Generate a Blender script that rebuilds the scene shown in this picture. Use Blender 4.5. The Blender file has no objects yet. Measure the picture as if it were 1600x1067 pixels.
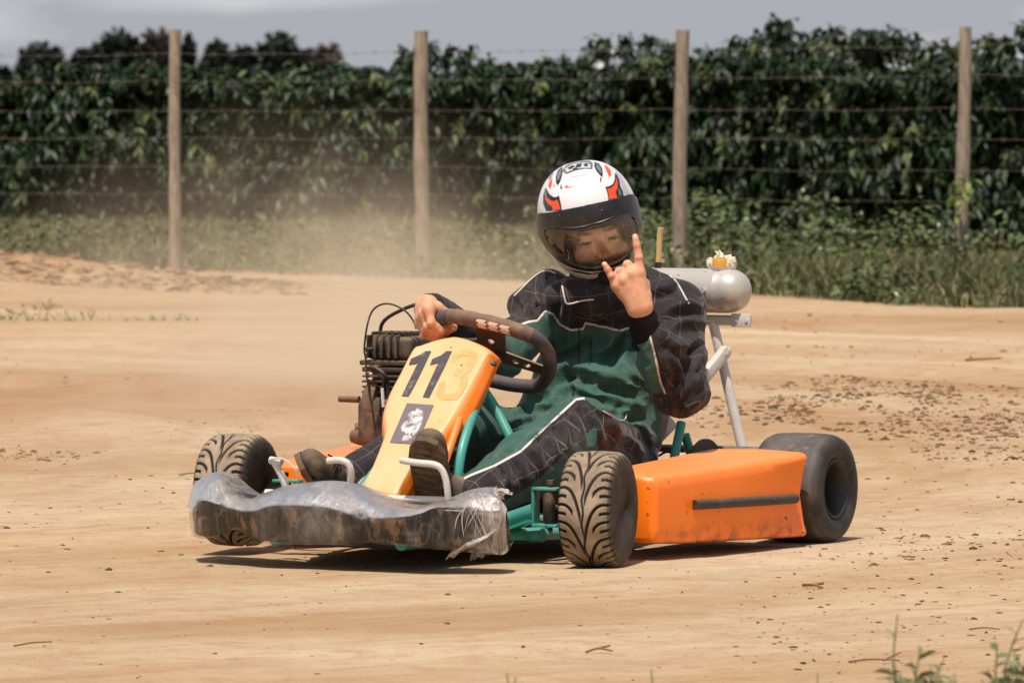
import bpy, bmesh, math, random
import numpy as np
from mathutils import Vector, Matrix, Euler
R = math.radians
rng = np.random.default_rng(7)
random.seed(7)
sc = bpy.context.scene
col = sc.collection

# ------------------------------------------------------------------ camera
FPX, CAMH, HY = 9800.0, 0.979, 200.0          # focal length in photo pixels, lens height, horizon row
cd = bpy.data.cameras.new('camera')
cam = bpy.data.objects.new('camera', cd); col.objects.link(cam)
cam.location = (0, 0, CAMH)
pitch = math.atan((533.5-HY)/FPX)
cam.rotation_euler = (R(90)-pitch, 0, 0)
cd.sensor_width = 36.0
cd.lens = 36.0*FPX/1600.0
cd.clip_start = 0.5; cd.clip_end = 3000
cd.dof.use_dof = True; cd.dof.focus_distance = 14.25; cd.dof.aperture_fstop = 15
cd.dof.aperture_blades = 0
sc.camera = cam
# ------------------------------------------------------------------ light
SUN = Vector((-0.13, -0.40, 1.0)).normalized()      # direction towards the sun
sd = bpy.data.lights.new('sun', 'SUN'); sd.energy = 4.8; sd.angle = R(0.55); sd.color = (1.0, 0.945, 0.86)
so = bpy.data.objects.new('sun', sd); col.objects.link(so)
so.rotation_euler = SUN.to_track_quat('Z', 'Y').to_euler(); so.location = (0, 0, 20)
world = bpy.data.worlds.new('World'); sc.world = world; world.use_nodes = True
nt = world.node_tree; nt.nodes.clear()
def N(t, ty, **kw):
    n = t.nodes.new(ty)
    for k, v in kw.items(): setattr(n, k, v)
    return n
wo = N(nt, 'ShaderNodeOutputWorld'); bg = N(nt, 'ShaderNodeBackground'); bg.inputs[1].default_value = 0.11
sky = N(nt, 'ShaderNodeTexSky', sky_type='NISHITA'); sky.sun_disc = False
sky.sun_elevation = math.asin(SUN.z); sky.sun_rotation = math.atan2(SUN.x, SUN.y)
sky.dust_density = 2.0; sky.air_density = 1.0
tc = N(nt, 'ShaderNodeTexCoord'); mp = N(nt, 'ShaderNodeMapping'); mp.inputs['Scale'].default_value = (9, 9, 42)
mp.inputs['Location'].default_value = (3.1, 0.7, 0.35)
nz = N(nt, 'ShaderNodeTexNoise'); nz.inputs['Scale'].default_value = 1.1; nz.inputs['Detail'].default_value = 5; nz.inputs['Roughness'].default_value = .45
cr = N(nt, 'ShaderNodeValToRGB'); cr.color_ramp.elements[0].position = .43; cr.color_ramp.elements[1].position = .56
cr.color_ramp.elements[0].color = (3.9, 4.0, 4.4, 1); cr.color_ramp.elements[1].color = (7.0, 7.0, 7.2, 1)
mx = N(nt, 'ShaderNodeMixRGB'); mx.inputs[0].default_value = .93
L = nt.links.new
L(tc.outputs['Generated'], mp.inputs[0]); L(mp.outputs[0], nz.inputs['Vector']); L(nz.outputs[0], cr.inputs[0])
el_ = N(nt, 'ShaderNodeSeparateXYZ'); er_ = N(nt, 'ShaderNodeMapRange'); er_.inputs['From Min'].default_value = .12; er_.inputs['From Max'].default_value = .55
er_.inputs['To Min'].default_value = .93; er_.inputs['To Max'].default_value = .22; L(tc.outputs['Generated'], el_.inputs[0]); L(el_.outputs[2], er_.inputs[0]); L(er_.outputs[0], mx.inputs[0])   # broken cloud low down, clearer overhead
L(sky.outputs[0], mx.inputs[1]); L(cr.outputs[0], mx.inputs[2]); L(mx.outputs[0], bg.inputs[0]); L(bg.outputs[0], wo.inputs[0])
sc.view_settings.view_transform = 'Standard'; sc.view_settings.look = 'None'
sc.view_settings.exposure = 0.0; sc.view_settings.gamma = 1.0
sc.cycles.max_bounces = 6; sc.cycles.diffuse_bounces = 3; sc.cycles.transparent_max_bounces = 16
sc.cycles.volume_bounces = 1; sc.cycles.volume_step_rate = 2.0
sc.cycles.use_denoising = True

# ------------------------------------------------------------------ geometry of the place
TH = R(28); TC, TS = math.cos(TH), math.sin(TH)
KO = (-.218, 14.218)                       # the kart's front axle centre on the ground
def wpt(x, y, D):                           # world point at depth D seen at photo pixel x, y
    return Vector(((x-800)/FPX*D, D, CAMH-(y-HY)/FPX*D))
def K2W(u, v): return (KO[0]-u*TS+v*TC, KO[1]-u*TC-v*TS)
def P(x, y, u=None, v=None):                # kart coordinates (forward, driver's left, up)
    a = (x-800)/FPX; b = (y-HY)/FPX
    if v is not None: u = (a*(KO[1]-v*TS)-KO[0]-v*TC)/(a*TC-TS)
    else: v = (a*(KO[1]-u*TC)-KO[0]+u*TS)/(TC+a*TS)
    return Vector((u, v, CAMH-b*K2W(u, v)[1]))

# ------------------------------------------------------------------ materials
def lin(c):
    return tuple((x/255/12.92 if x/255 <= .04045 else ((x/255+.055)/1.055)**2.4) for x in c)+(1,)
class M:
    """small helper that grows a node tree"""
    def __init__(s, name, rough=.6, metal=0.0, spec=.5):
        s.m = bpy.data.materials.new(name); s.m.use_nodes = True; s.t = s.m.node_tree
        s.b = s.t.nodes['Principled BSDF']; s.out = s.t.nodes['Material Output']
        s.b.inputs['Roughness'].default_value = rough; s.b.inputs['Metallic'].default_value = metal
        s.b.inputs['Specular IOR Level'].default_value = spec
        s.co = N(s.t, 'ShaderNodeTexCoord').outputs['Object']
        s.bumpin = None
    def L(s, a, b): s.t.links.new(a, b)
    def noise(s, scale, detail=4, rough=.55, vec=None, dist=0, stretch=None):
        n = N(s.t, 'ShaderNodeTexNoise'); n.inputs['Scale'].default_value = scale; n.inputs['Detail'].default_value = detail
        n.inputs['Roughness'].default_value = rough; n.inputs['Distortion'].default_value = dist
        v = vec or s.co
        if stretch:
            mpn = N(s.t, 'ShaderNodeMapping'); mpn.inputs['Scale'].default_value = stretch; s.L(v, mpn.inputs[0]); v = mpn.outputs[0]
        s.L(v, n.inputs['Vector']); return n.outputs[0]
    def ramp(s, fac, a, b, ca=(0, 0, 0, 1), cb=(1, 1, 1, 1)):
        n = N(s.t, 'ShaderNodeValToRGB'); n.color_ramp.elements[0].position = a; n.color_ramp.elements[1].position = b
        n.color_ramp.elements[0].color = ca; n.color_ramp.elements[1].color = cb; s.L(fac, n.inputs[0]); return n.outputs[0]
    def mix(s, fac, a, b, mode='MIX'):
        n = N(s.t, 'ShaderNodeMixRGB', blend_type=mode)
        for i, v in enumerate((fac, a, b)):
            if isinstance(v, (int, float)): n.inputs[i].default_value = v if i == 0 else (v, v, v, 1)
            elif isinstance(v, tuple): n.inputs[i].default_value = v
            else: s.L(v, n.inputs[i])
        return n.outputs[0]
    def math(s, op, a, b=0.0, c=None, clamp=False):
        n = N(s.t, 'ShaderNodeMath', operation=op); n.use_clamp = clamp
        for i, v in enumerate((a, b) if c is None else (a, b, c)):
            if isinstance(v, (int, float)): n.inputs[i].default_value = v
            else: s.L(v, n.inputs[i])
        return n.outputs[0]
    def attr(s, name, out='Fac'):
        n = N(s.t, 'ShaderNodeAttribute'); n.attribute_name = name; return n.outputs[out]
    def color(s, c):
        if isinstance(c, tuple): s.b.inputs['Base Color'].default_value = c
        else: s.L(c, s.b.inputs['Base Color'])
        return s
    def rough(s, f): s.L(f, s.b.inputs['Roughness']); return s
    def bump(s, h, dist=.002, strength=1.0):
        n = N(s.t, 'ShaderNodeBump'); n.inputs['Distance'].default_value = dist; n.inputs['Strength'].default_value = strength
        s.L(h, n.inputs['Height'])
        if s.bumpin is not None: s.L(s.bumpin, n.inputs['Normal'])
        s.bumpin = n.outputs[0]; s.L(s.bumpin, s.b.inputs['Normal']); return s

DUST = lin((186, 152, 116))
def dusty(name, c, rough=.5, metal=0.0, amount=.35, scale=9, spots=True, bump=.0006, c2=None, updust=.25):
    """painted or bare surface with dried dirt on it"""
    m = M(name, rough, metal)
    base = m.mix(m.ramp(m.noise(scale*.6, 3), .35, .7), c, c2 or tuple(x*.8 for x in c[:3])+(1,))
    f = m.ramp(m.noise(scale, 6, .65), .5, .82)
    f = m.math('MULTIPLY', f, amount)
    g = N(m.t, 'ShaderNodeNewGeometry'); sx = N(m.t, 'ShaderNodeSeparateXYZ'); m.L(g.outputs['Normal'], sx.inputs[0])
    up = m.math('MULTIPLY', m.math('MAXIMUM', sx.outputs[2], 0.0), updust)
    f = m.math('ADD', f, up, clamp=True)
    base = m.mix(f, base, DUST)
    if spots:
        sp = m.ramp(m.noise(scale*9, 2, .5), .70, .74)
        base = m.mix(m.math('MULTIPLY', sp, .8), base, lin((80, 58, 40)))
    m.color(base)
    m.rough(m.math('ADD', m.math('MULTIPLY', f, .5), rough, clamp=True))
    if bump: m.bump(m.noise(scale*6, 5, .6), bump)
    return m

# ------------------------------------------------------------------ mesh helpers
def tag(o, label=None, cat=None, group=None, kind=None):
    if label: o['label'] = label
    if cat: o['category'] = cat
    if group: o['group'] = group
    if kind: o['kind'] = kind
    return o
def mesh_obj(name, verts, faces, mat=None, parent=None, smooth=True, attrs=None):
    me = bpy.data.meshes.new(name)
    v = np.asarray(verts, dtype=np.float32)
    if isinstance(faces, np.ndarray):
        k = faces.shape[1]; nf = len(faces)
        me.vertices.add(len(v)); me.vertices.foreach_set('co', v.ravel())
        me.loops.add(nf*k); me.loops.foreach_set('vertex_index', faces.astype(np.int32).ravel())
        me.polygons.add(nf); me.polygons.foreach_set('loop_start', np.arange(nf, dtype=np.int32)*k)
        me.polygons.foreach_set('loop_total', np.full(nf, k, dtype=np.int32))
        me.update(calc_edges=True); me.validate()
    else:
        me.from_pydata([tuple(map(float, p)) for p in v], [], faces); me.update()
    if smooth: me.polygons.foreach_set('use_smooth', [True]*len(me.polygons))
    if attrs:
        for k2, (ty, arr) in attrs.items():
            a = me.attributes.new(k2, ty, 'POINT')
            if ty == 'FLOAT': a.data.foreach_set('value', np.asarray(arr, np.float32).ravel())
            elif ty == 'FLOAT_COLOR': a.data.foreach_set('color', np.asarray(arr, np.float32).ravel())
            else: a.data.foreach_set('vector', np.asarray(arr, np.float32).ravel())
    o = bpy.data.objects.new(name, me); col.objects.link(o)
    if mat: 
        for x in (mat if isinstance(mat, (list, tuple)) else [mat]): me.materials.append(x.m if isinstance(x, M) else x)
    if parent: o.parent = parent
    return o
def empty(name, loc=(0, 0, 0), rz=0.0):
    o = bpy.data.objects.new(name, None); col.objects.link(o); o.location = loc; o.rotation_euler = (0, 0, rz)
    o.empty_display_size = .1; return o

class MB:
    def __init__(s): s.bm = bmesh.new()
    def box(s, c, size, rot=None, bevel=0.0, seg=2):
        r = bmesh.ops.create_cube(s.bm, size=1.0); vs = r['verts']
        mt = Matrix.Translation(Vector(c)) @ ((rot if isinstance(rot, Matrix) else Euler(rot or (0, 0, 0)).to_matrix()).to_4x4()) @ Matrix.Diagonal((*size, 1))
        bmesh.ops.transform(s.bm, matrix=mt, verts=vs)
        if bevel:
            es = list({e for v in vs for e in v.link_edges})
            bmesh.ops.bevel(s.bm, geom=es, offset=bevel, segments=seg, affect='EDGES', profile=.5)
        return s
    def tube(s, pts, r, n=12, closed=False, caps=True, squash=None):
        pts = [Vector(p) for p in pts]; k = len(pts)
        rs = r if isinstance(r, (list, tuple, np.ndarray)) else [r]*k
        rings = []; up = None
        for i, p in enumerate(pts):
            if closed: d = (pts[(i+1) % k]-pts[i-1])
            else: d = pts[min(i+1, k-1)]-pts[max(i-1, 0)]
            d.normalize()
            if up is None:
                up = Vector((0, 0, 1)) if abs(d.z) < .9 else Vector((1, 0, 0))
            a = (up-d*up.dot(d)).normalized(); up = a; b = d.cross(a)
            rings.append([s.bm.verts.new(p+(a*math.cos(2*math.pi*j/n)+b*math.sin(2*math.pi*j/n))*rs[i]) for j in range(n)])
        m = k if closed else k-1
        for i in range(m):
            A, B = rings[i], rings[(i+1) % k]
            off = 0
            if closed and i == k-1:
                off = min(range(n), key=lambda o: (B[o].co-A[0].co).length)
            for j in range(n): s.bm.faces.new((A[j], A[(j+1) % n], B[(j+1+off) % n], B[(j+off) % n]))
        if caps and not closed:
            s.bm.faces.new(rings[0][::-1]); s.bm.faces.new(rings[-1])
        return s
    def cyl(s, a, b, r, n=20): return s.tube([a, b], r, n)
    def lathe(s, prof, org, axis, n=32, closed=False):
        """prof: (distance along axis, radius)"""
        axis = Vector(axis).normalized(); t = Vector((0, 0, 1)) if abs(axis.z) < .9 else Vector((1, 0, 0))
        a = (t-axis*t.dot(axis)).normalized(); b = axis.cross(a); org = Vector(org); rings = []
        for d, r in prof:
            rings.append([s.bm.verts.new(org+axis*d+(a*math.cos(2*math.pi*j/n)+b*math.sin(2*math.pi*j/n))*max(r, 1e-5)) for j in range(n)])
        for i in range(len(rings)-1+(1 if closed else 0)):
            A, B = rings[i], rings[(i+1) % len(rings)]
            for j in range(n): s.bm.faces.new((A[j], A[(j+1) % n], B[(j+1) % n], B[j]))
        return s
    def prism(s, pts, vec):
        """polygon (list of points) extruded along vec"""
        vec = Vector(vec); A = [s.bm.verts.new(Vector(p)) for p in pts]; B = [s.bm.verts.new(Vector(p)+vec) for p in pts]
        s.bm.faces.new(A[::-1]); s.bm.faces.new(B)
        for i in range(len(A)): s.bm.faces.new((A[i], A[(i+1) % len(A)], B[(i+1) % len(A)], B[i]))
        return s
    def build(s, name, mat, parent=None, smooth=None, bevel=0.0, auto=40):
        if bevel:
            es = [e for e in s.bm.edges if len(e.link_faces) == 2 and e.calc_face_angle(0) > R(30)]
            bmesh.ops.bevel(s.bm, geom=es, offset=bevel, segments=2, affect='EDGES', profile=.5, clamp_overlap=True)
        bmesh.ops.recalc_face_normals(s.bm, faces=s.bm.faces)
        if auto:
            for f in s.bm.faces: f.smooth = True
            for e in s.bm.edges:
                if len(e.link_faces) == 2 and e.calc_face_angle(0) > R(auto): e.smooth = False
        me = bpy.data.meshes.new(name); s.bm.to_mesh(me); s.bm.free()
        o = bpy.data.objects.new(name, me); col.objects.link(o)
        if mat:
            for x in (mat if isinstance(mat, (list, tuple)) else [mat]): me.materials.append(x.m if isinstance(x, M) else x)
        if parent: o.parent = parent
        return o
def spline(pts, n=8, closed=False):
    pts = [Vector(p) for p in pts]; out = []; k = len(pts)
    for i in range(k if closed else k-1):
        if closed: a, b, c, d = pts[i-1], pts[i], pts[(i+1) % k], pts[(i+2) % k]
        else: a, b, c, d = pts[max(i-1, 0)], pts[i], pts[i+1], pts[min(i+2, k-1)]
        for j in range(n):
            t = j/n
            out.append(.5*((2*b)+(c-a)*t+(2*a-5*b+4*c-d)*t*t+(3*b-a-3*c+d)*t**3))
    if not closed: out.append(pts[-1])
    return out

# lattice noise for numpy arrays
_lat = rng.random((64, 64, 64)).astype(np.float32)
def vnoise(x, y, z):
    xi, yi, zi = np.floor(x).astype(int), np.floor(y).astype(int), np.floor(z).astype(int)
    fx, fy, fz = x-xi, y-yi, z-zi
    fx, fy, fz = fx*fx*(3-2*fx), fy*fy*(3-2*fy), fz*fz*(3-2*fz)
    def g(a, b, c): return _lat[(xi+a) & 63, (yi+b) & 63, (zi+c) & 63]
    r = 0
    for a in (0, 1):
        for b in (0, 1):
            for c in (0, 1):
                r = r+g(a, b, c)*(fx if a else 1-fx)*(fy if b else 1-fy)*(fz if c else 1-fz)
    return r*2-1
def fbm(x, y, z, o=4):
    r = 0; a = 1.0
    for i in range(o):
        r = r+a*vnoise(x*2**i+i*7.3, y*2**i+i*3.1, z*2**i+i*5.7); a *= .5
    return r

# ================================================================== GROUND
def ground_h(X, Y):
    X = np.asarray(X, float); Y = np.asarray(Y, float)
    far = np.clip((Y-17)/6, 0, 1)
    h = .20*np.exp(-((X+3.7)/1.7)**2-((Y-37.5)/1.9)**2)*np.clip(1+.40*fbm(X*.9, Y*.9, X*0+2, 2), 0, 2)
    h = h+far*.018*fbm(X*.5, Y*.5, X*0, 3)
    # wheel ruts sweeping across the bend
    q = np.hypot(X+6.5, Y-19.5)+.25*fbm(X*.4, Y*.4, X*0+7, 2)
    for c, w, d in ((5.2, .16, -.010), (5.5, .10, .012), (6.3, .12, -.012), (6.6, .09, .012), (7.0, .2, .010), (9.4, .14, -.012), (9.7, .1, .012), (10.9, .16, -.014), (11.2, .1, .012), (12.6, .3, .014), (14, .2, -.014), (16.5, .3, .014)):
        h = h+far*1.7*d*np.exp(-((q-c)/w)**2)
        h = h+(1-far)*.5*d*np.exp(-((q-c)/w)**2)
    near = np.clip((13.2-Y)/1.0, 0, 1)
    h = h+near*.004*fbm(X*1.5, Y*1.5, X*0+9, 3)
    h = h+.0022*fbm(X*6, Y*6, X*0+4, 3)
    return h
def gcoords(a, b, n): return np.linspace(a, b, n)
xs = np.concatenate([[-700, -250, -90, -40, -20], np.linspace(-12, -5, 18), np.linspace(-4.8, 4.8, 321), np.linspace(5, 12, 18), [20, 40, 90, 250, 700]])
ys = np.concatenate([[-60, -20, 0, 4, 6], np.linspace(8, 13, 60), np.linspace(13.03, 18, 150), np.linspace(18.1, 48, 330), np.linspace(49, 75, 30), [90, 120, 180, 300, 500, 900, 1500]])
GX, GY = np.meshgrid(xs, ys, indexing='ij')
GZ = ground_h(GX, GY)*np.clip(1-(np.abs(GX)-12)/8, 0, 1)*np.clip(1-(GY-75)/20, 0, 1)*np.clip((GY-6)/2, 0, 1)
nx, ny = GX.shape
idx = np.arange(nx*ny).reshape(nx, ny)
fq = np.stack([idx[:-1, :-1], idx[1:, :-1], idx[1:, 1:], idx[:-1, 1:]], -1).reshape(-1, 4)
# soil moisture / tone mask, in world space (a property of the soil)
def edgeD(X):                              # where the verge begins
    return np.interp(X, [-8, -3.6, -1.74, 0, 1.37, 2.73, 6], [46, 44, 42.6, 40.4, 36.4, 33.6, 27])
damp = np.clip(np.exp(-((GX+1.75-.10*(GY-22))/1.5)**2-((GY-22.3)/2.3)**2)*1.1*(1+.5*fbm(GX*.8, GY*.8, GX*0+1, 3)), 0, 1)
damp = np.maximum(damp, .75*np.clip(np.exp(-((GX-1.45)/.8)**4-((GY-22.2)/2.2)**2)*(.9+1.4*fbm(GX*1.6, GY*.9, GX*0+33, 4)), 0, 1))
damp = np.maximum(damp, .7*np.clip(np.exp(-((GX+3.6)/2.0)**2-((GY-38.5)/2.4)**2)*(.9+1.0*fbm(GX*1.6, GY*1.6, GX*0+43, 4)), 0, 1))
damp = np.maximum(damp, .8*np.clip(np.exp(-((GX-1.5)/2.6)**2-((GY-31.5)/1.0)**2), 0, 1))
vergem = np.clip((GY-edgeD(GX)-.15+.5*fbm(GX*1.3, GY*1.3, GX*0+5, 3))/.8, 0, 1)
CXY = (-6.5, 19.5)                         # centre of the bend the karts drive round
trk = np.stack([np.hypot(GX-CXY[0], GY-CXY[1]), np.arctan2(GY-CXY[1], GX-CXY[0])*8, GX*0], -1).reshape(-1, 3)
gm = M('dirt', .95, spec=.2)
n1 = gm.noise(.45, 6, .6); n2 = gm.noise(3.2, 6, .65); n3 = gm.noise(34, 5, .7); n4 = gm.noise(150, 3, .6)
n5 = gm.noise(.6, 5, .6, stretch=(.5, 2.2, 1), dist=.6)
c = gm.mix(gm.ramp(n1, .35, .68), lin((164, 134, 100)), lin((187, 159, 124)))
c = gm.mix(gm.math('MULTIPLY', gm.ramp(n5, .42, .7), .55), c, lin((195, 174, 139)))
c = gm.mix(gm.math('MULTIPLY', gm.ramp(n2, .5, .8), .45), c, lin((168, 134, 90)))
c = gm.mix(gm.math('MULTIPLY', gm.ramp(n3, .55, .75), .22), c, lin((150, 116, 84)))
tv = gm.attr('track', 'Vector')
n6 = gm.noise(1.0, 7, .72, vec=tv, stretch=(2.6, .35, 1), dist=.5)
n7 = gm.noise(1.0, 6, .65, vec=tv, stretch=(1.0, .22, 1), dist=.5)
n8 = gm.noise(1.0, 6, .7, vec=tv, stretch=(11, 1.1, 1), dist=.3)
n9 = gm.noise(9, 6, .75)
c = gm.mix(gm.math('MULTIPLY', gm.ramp(n6, .45, .64), .45), c, lin((156, 114, 72)))
c = gm.mix(gm.math('MULTIPLY', gm.ramp(n7, .47, .66), .50), c, lin((203, 184, 156)))
c = gm.mix(gm.math('MULTIPLY', gm.ramp(n8, .50, .66), .30), c, lin((156, 114, 74)))
c = gm.mix(gm.math('MULTIPLY', gm.ramp(n9, .48, .66), .50), c, lin((152, 112, 74)))
c = gm.mix(gm.math('MULTIPLY', gm.attr('damp'), gm.math('ADD', gm.math('MULTIPLY', n2, .9), .15)), c, lin((146, 98, 56)))
c = gm.mix(gm.math('MULTIPLY', gm.ramp(n4, .62, .70), .42), c, lin((110, 78, 52)))
c = gm.mix(gm.attr('verge'), c, lin((98, 84, 52)))
gm.color(c); gm.bump(n2, .02, .5); gm.bump(n8, .006, .7); gm.bump(n9, .016, .8); gm.bump(n3, .009, 1.0); gm.bump(n4, .0016, .8)
g = mesh_obj('ground', np.stack([GX, GY, GZ], -1).reshape(-1, 3), fq, gm, attrs={'damp': ('FLOAT', damp), 'verge': ('FLOAT', vergem), 'track': ('FLOAT_VECTOR', trk)})
tag(g, kind='structure')

def gz(x, y): return float(ground_h(np.array([x]), np.array([y]))[0])

# clods: broken soil lying on the track, uncountable
def blobs(pos, size, seed=1, flat=.6, el=1.0):
    """many small irregular lumps in one mesh"""
    r = np.random.default_rng(seed)
    t = bmesh.new(); bmesh.ops.create_icosphere(t, subdivisions=1, radius=1); base = np.array([v.co[:] for v in t.verts]); fc = np.array([[v.index for v in f.verts] for f in t.faces]); t.free()
    n = len(pos); nb = len(base)
    V = base[None]*(1+.45*(r.random((n, nb, 1))-.5)*2)
    sc3 = np.stack([size*(.7+.9*r.random(n)*el), size*(.7+.5*r.random(n)), size*flat*(.6+.6*r.random(n))], -1)
    V = V*sc3[:, None]
    a = r.random(n)*6.28; ca, sa = np.cos(a)[:, None], np.sin(a)[:, None]
    V = np.stack([V[..., 0]*ca-V[..., 1]*sa, V[..., 0]*sa+V[..., 1]*ca, V[..., 2]], -1)+pos[:, None]
    F = fc[None]+np.arange(n)[:, None, None]*nb
    return V.reshape(-1, 3), F.reshape(-1, 3)
def pick(n, x0, x1, y0, y1, dens=None):       # random ground points inside a photo rectangle
    x = rng.uniform(x0, x1, n); y = rng.uniform(y0, y1, n)
    D = FPX*CAMH/(y-HY); X = (x-800)/FPX*D
    return X, D
allx, ally, alls = [], [], []
def scat(n, x0, x1, y0, y1, s0, s1, thr=None):
    x = rng.uniform(x0, x1, n); y = rng.uniform(y0, y1, n); D = FPX*CAMH/(y-HY); X = (x-800)/FPX*D
    if thr is not None:
        fx = np.clip((x-x0)/(.25*(x1-x0)), 0, 1); fy = np.clip(np.minimum(y-y0, y1-y)/(.22*(y1-y0)), 0, 1)
        if x0 < 0: fx = np.clip((x1-x)/(.4*(x1-x0)), 0, 1)
        k = (fbm(X*2.2, D*.55, X*0+3, 3)+.5*fbm(X*9, D*3, X*0+3, 2) > thr+.1) & (rng.random(n) < fx*fy); X, D = X[k], D[k]
    s = s0+(s1-s0)*rng.random(len(X))**4
    allx.append(X); ally.append(D); alls.append(s)
scat(7500, 1060, 1680, 580, 690, .0016, .014, -.08)
scat(2600, 1180, 1680, 640, 900, .0012, .010, .25)
scat(1000, 1440, 1680, 600, 720, .002, .013)
scat(900, 1150, 1640, 690, 1050, .0012, .007)
scat(500, -60, 1640, 880, 1066, .0010, .0052)
scat(420, -60, 640, 600, 900, .0014, .008)
scat(2600, -60, 170, 650, 725, .0015, .009, .1)
scat(700, 60, 420, 630, 710, .0012, .006, .1)
scat(400, -60, 1640, 500, 620, .003, .010)
scat(700, 1200, 1650, 480, 560, .003, .014, .15)
AX, AY, AS = map(np.concatenate, (allx, ally, alls))
V, F = blobs(np.stack([AX, AY, ground_h(AX, AY)-AS*.02], -1), AS)
cm = M('clod_soil', .95, spec=.2); cm.color(cm.mix(cm.ramp(cm.noise(3, 3), .35, .65), lin((64, 44, 28)), lin((134, 102, 70))))
tag(mesh_obj('dirt_clods', V, F, cm, smooth=False), 'loose brown clods and crumbs of soil scattered over the sandy track', 'soil', kind='stuff')
# single larger lumps and twigs that can be told apart
twm = dusty('twig_bark', lin((120, 84, 52)), .8, spots=False)
def twig(x, y, pts, r, label):
    D = FPX*CAMH/(y-HY); X = (x-800)/FPX*D
    mb = MB()
    for line in pts: mb.tube(spline([(a*.75, b*.75, c*.7) for a, b, c in line], 5), [r*.62*(1-.5*i/(len(line)*5)) for i in range((len(line)-1)*5+1)], 6)
    o = mb.build('twig', twm); o.location = (X, D, gz(X, D)+r); tag(o, label, 'twig', 'twigs lying on the track')
twig(1375, 1034, [[(-.075, 0, 0), (-.02, .01, .006), (.05, 0, .004)], [(.01, 0, .004), (.055, .05, .02)]], .0035, 'short brown forked twig lying on sand left of the bottom right weeds')
twig(935, 1021, [[(-.03, 0, 0), (0, .02, .008), (.035, -.01, .004)], [(0, .02, .008), (.03, .06, .012)]], .004, 'small curled twig on the bare sand below the front wheel')
twig(1540, 986, [[(-.04, 0, 0), (0, .01, .004), (.04, 0, 0)]], .003, 'thin straight twig on sand above the bottom right weeds')
twig(48, 1016, [[(-.045, 0, 0), (0, .03, .006), (.045, .08, .004)]], .003, 'slender pale twig near the bottom left corner of the track')
twig(300, 745, [[(-.05, 0, 0), (0, .02, .006), (.05, -.01, .0)]], .004, 'dark twig on the sand left of the front wheel with its tread')
twig(1272, 915, [[(-.03, 0, 0), (0, -.06, .005), (.02, -.1, 0)], [(-.01, 0, 0), (.03, 0, .006)]], .006, 'thick dark stick fragment in front of the smooth rear wheel')
twig(1540, 567, [[(-.11, 0, 0), (0, .02, .006), (.09, -.01, .012)]], .009, 'long twig on the far sand at the right of the track')

# ================================================================== FENCE
pm = M('post_wood', .85)
w1 = pm.noise(12, 6, .6, stretch=(6, 6, .5)); w2 = pm.noise(3, 4, .6, stretch=(1, 1, .6))
pc = pm.mix(pm.ramp(w1, .3, .7), lin((100, 86, 73)), lin((180, 162, 140)))
pc = pm.mix(pm.math('MULTIPLY', pm.ramp(w2, .45, .7), .6), pc, lin((134, 116, 96)))
pm.color(pc); pm.bump(w1, .006, .8)
wm = dusty('fence_wire', lin((128, 118, 108)), .5, .5, spots=False, updust=.1)
fence = empty('wire_fence', (0, 41, 0))
tag(fence, 'round wooden posts strung with seven strands of barbed wire before the hedge', 'fence')
pf = [(-4.05, 44.4, 50, 0), (-2.335, 43.3, 47, .01), (-.597, 42.05, 49, -.008), (1.085, 40.5, 48, .006), (2.765, 38.6, 43, .012), (4.45, 36.9, 44, 0)]
for i, (X, D, ytop, lean) in enumerate(pf):
    top = CAMH-(ytop-HY)/FPX*D; mb = MB(); pts = []; rr = []
    for k in range(26):
        t = k/25; z = -.25+(top+.25)*t
        pts.append((lean*z+.006*math.sin(z*3+i), .006*math.cos(z*2.3+i*2), z)); rr.append((.048, .0435, .053, .049, .048, .048)[i]*(1-.13*t)*(1+.05*math.sin(z*11+i*3))*(1+.04*random.uniform(-1, 1)))
    if i == 4: rr = [r*.93 for r in rr]
    mb.tube(pts, rr, 16)
    o = mb.build('post', pm, fence, auto=70); o.location = (X, D-41, 0)
whs = [1.49, 1.305, 1.10, .915, .72, .53, .34]
for k, h in enumerate(whs):
    mb = MB(); pts = []
    for a, b in zip(pf[:-1], pf[1:]):
        for t in np.linspace(0, 1, 14)[:-1]:
            X = a[0]+(b[0]-a[0])*t; D = a[1]+(b[1]-a[1])*t
            pts.append((X, D-41-.058, h+.02*(X-0)/4*0-.012*math.sin(t*math.pi)+.004*math.sin(X*7+k)))
    pts.append((pf[-1][0], pf[-1][1]-41-.058, h)); mb.tube(pts, .0013, 5, caps=False)
    for X in np.arange(-4, 4.4, .14):
        D = np.interp(X, [p[0] for p in pf], [p[1] for p in pf])-41-.058
        z = h-.008
        for s in (-1, 1): mb.tube([(X-.012, D, z-.012*s), (X+.012, D, z+.012*s)], .0013, 4)
    mb.build('wire', wm, fence)

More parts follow.
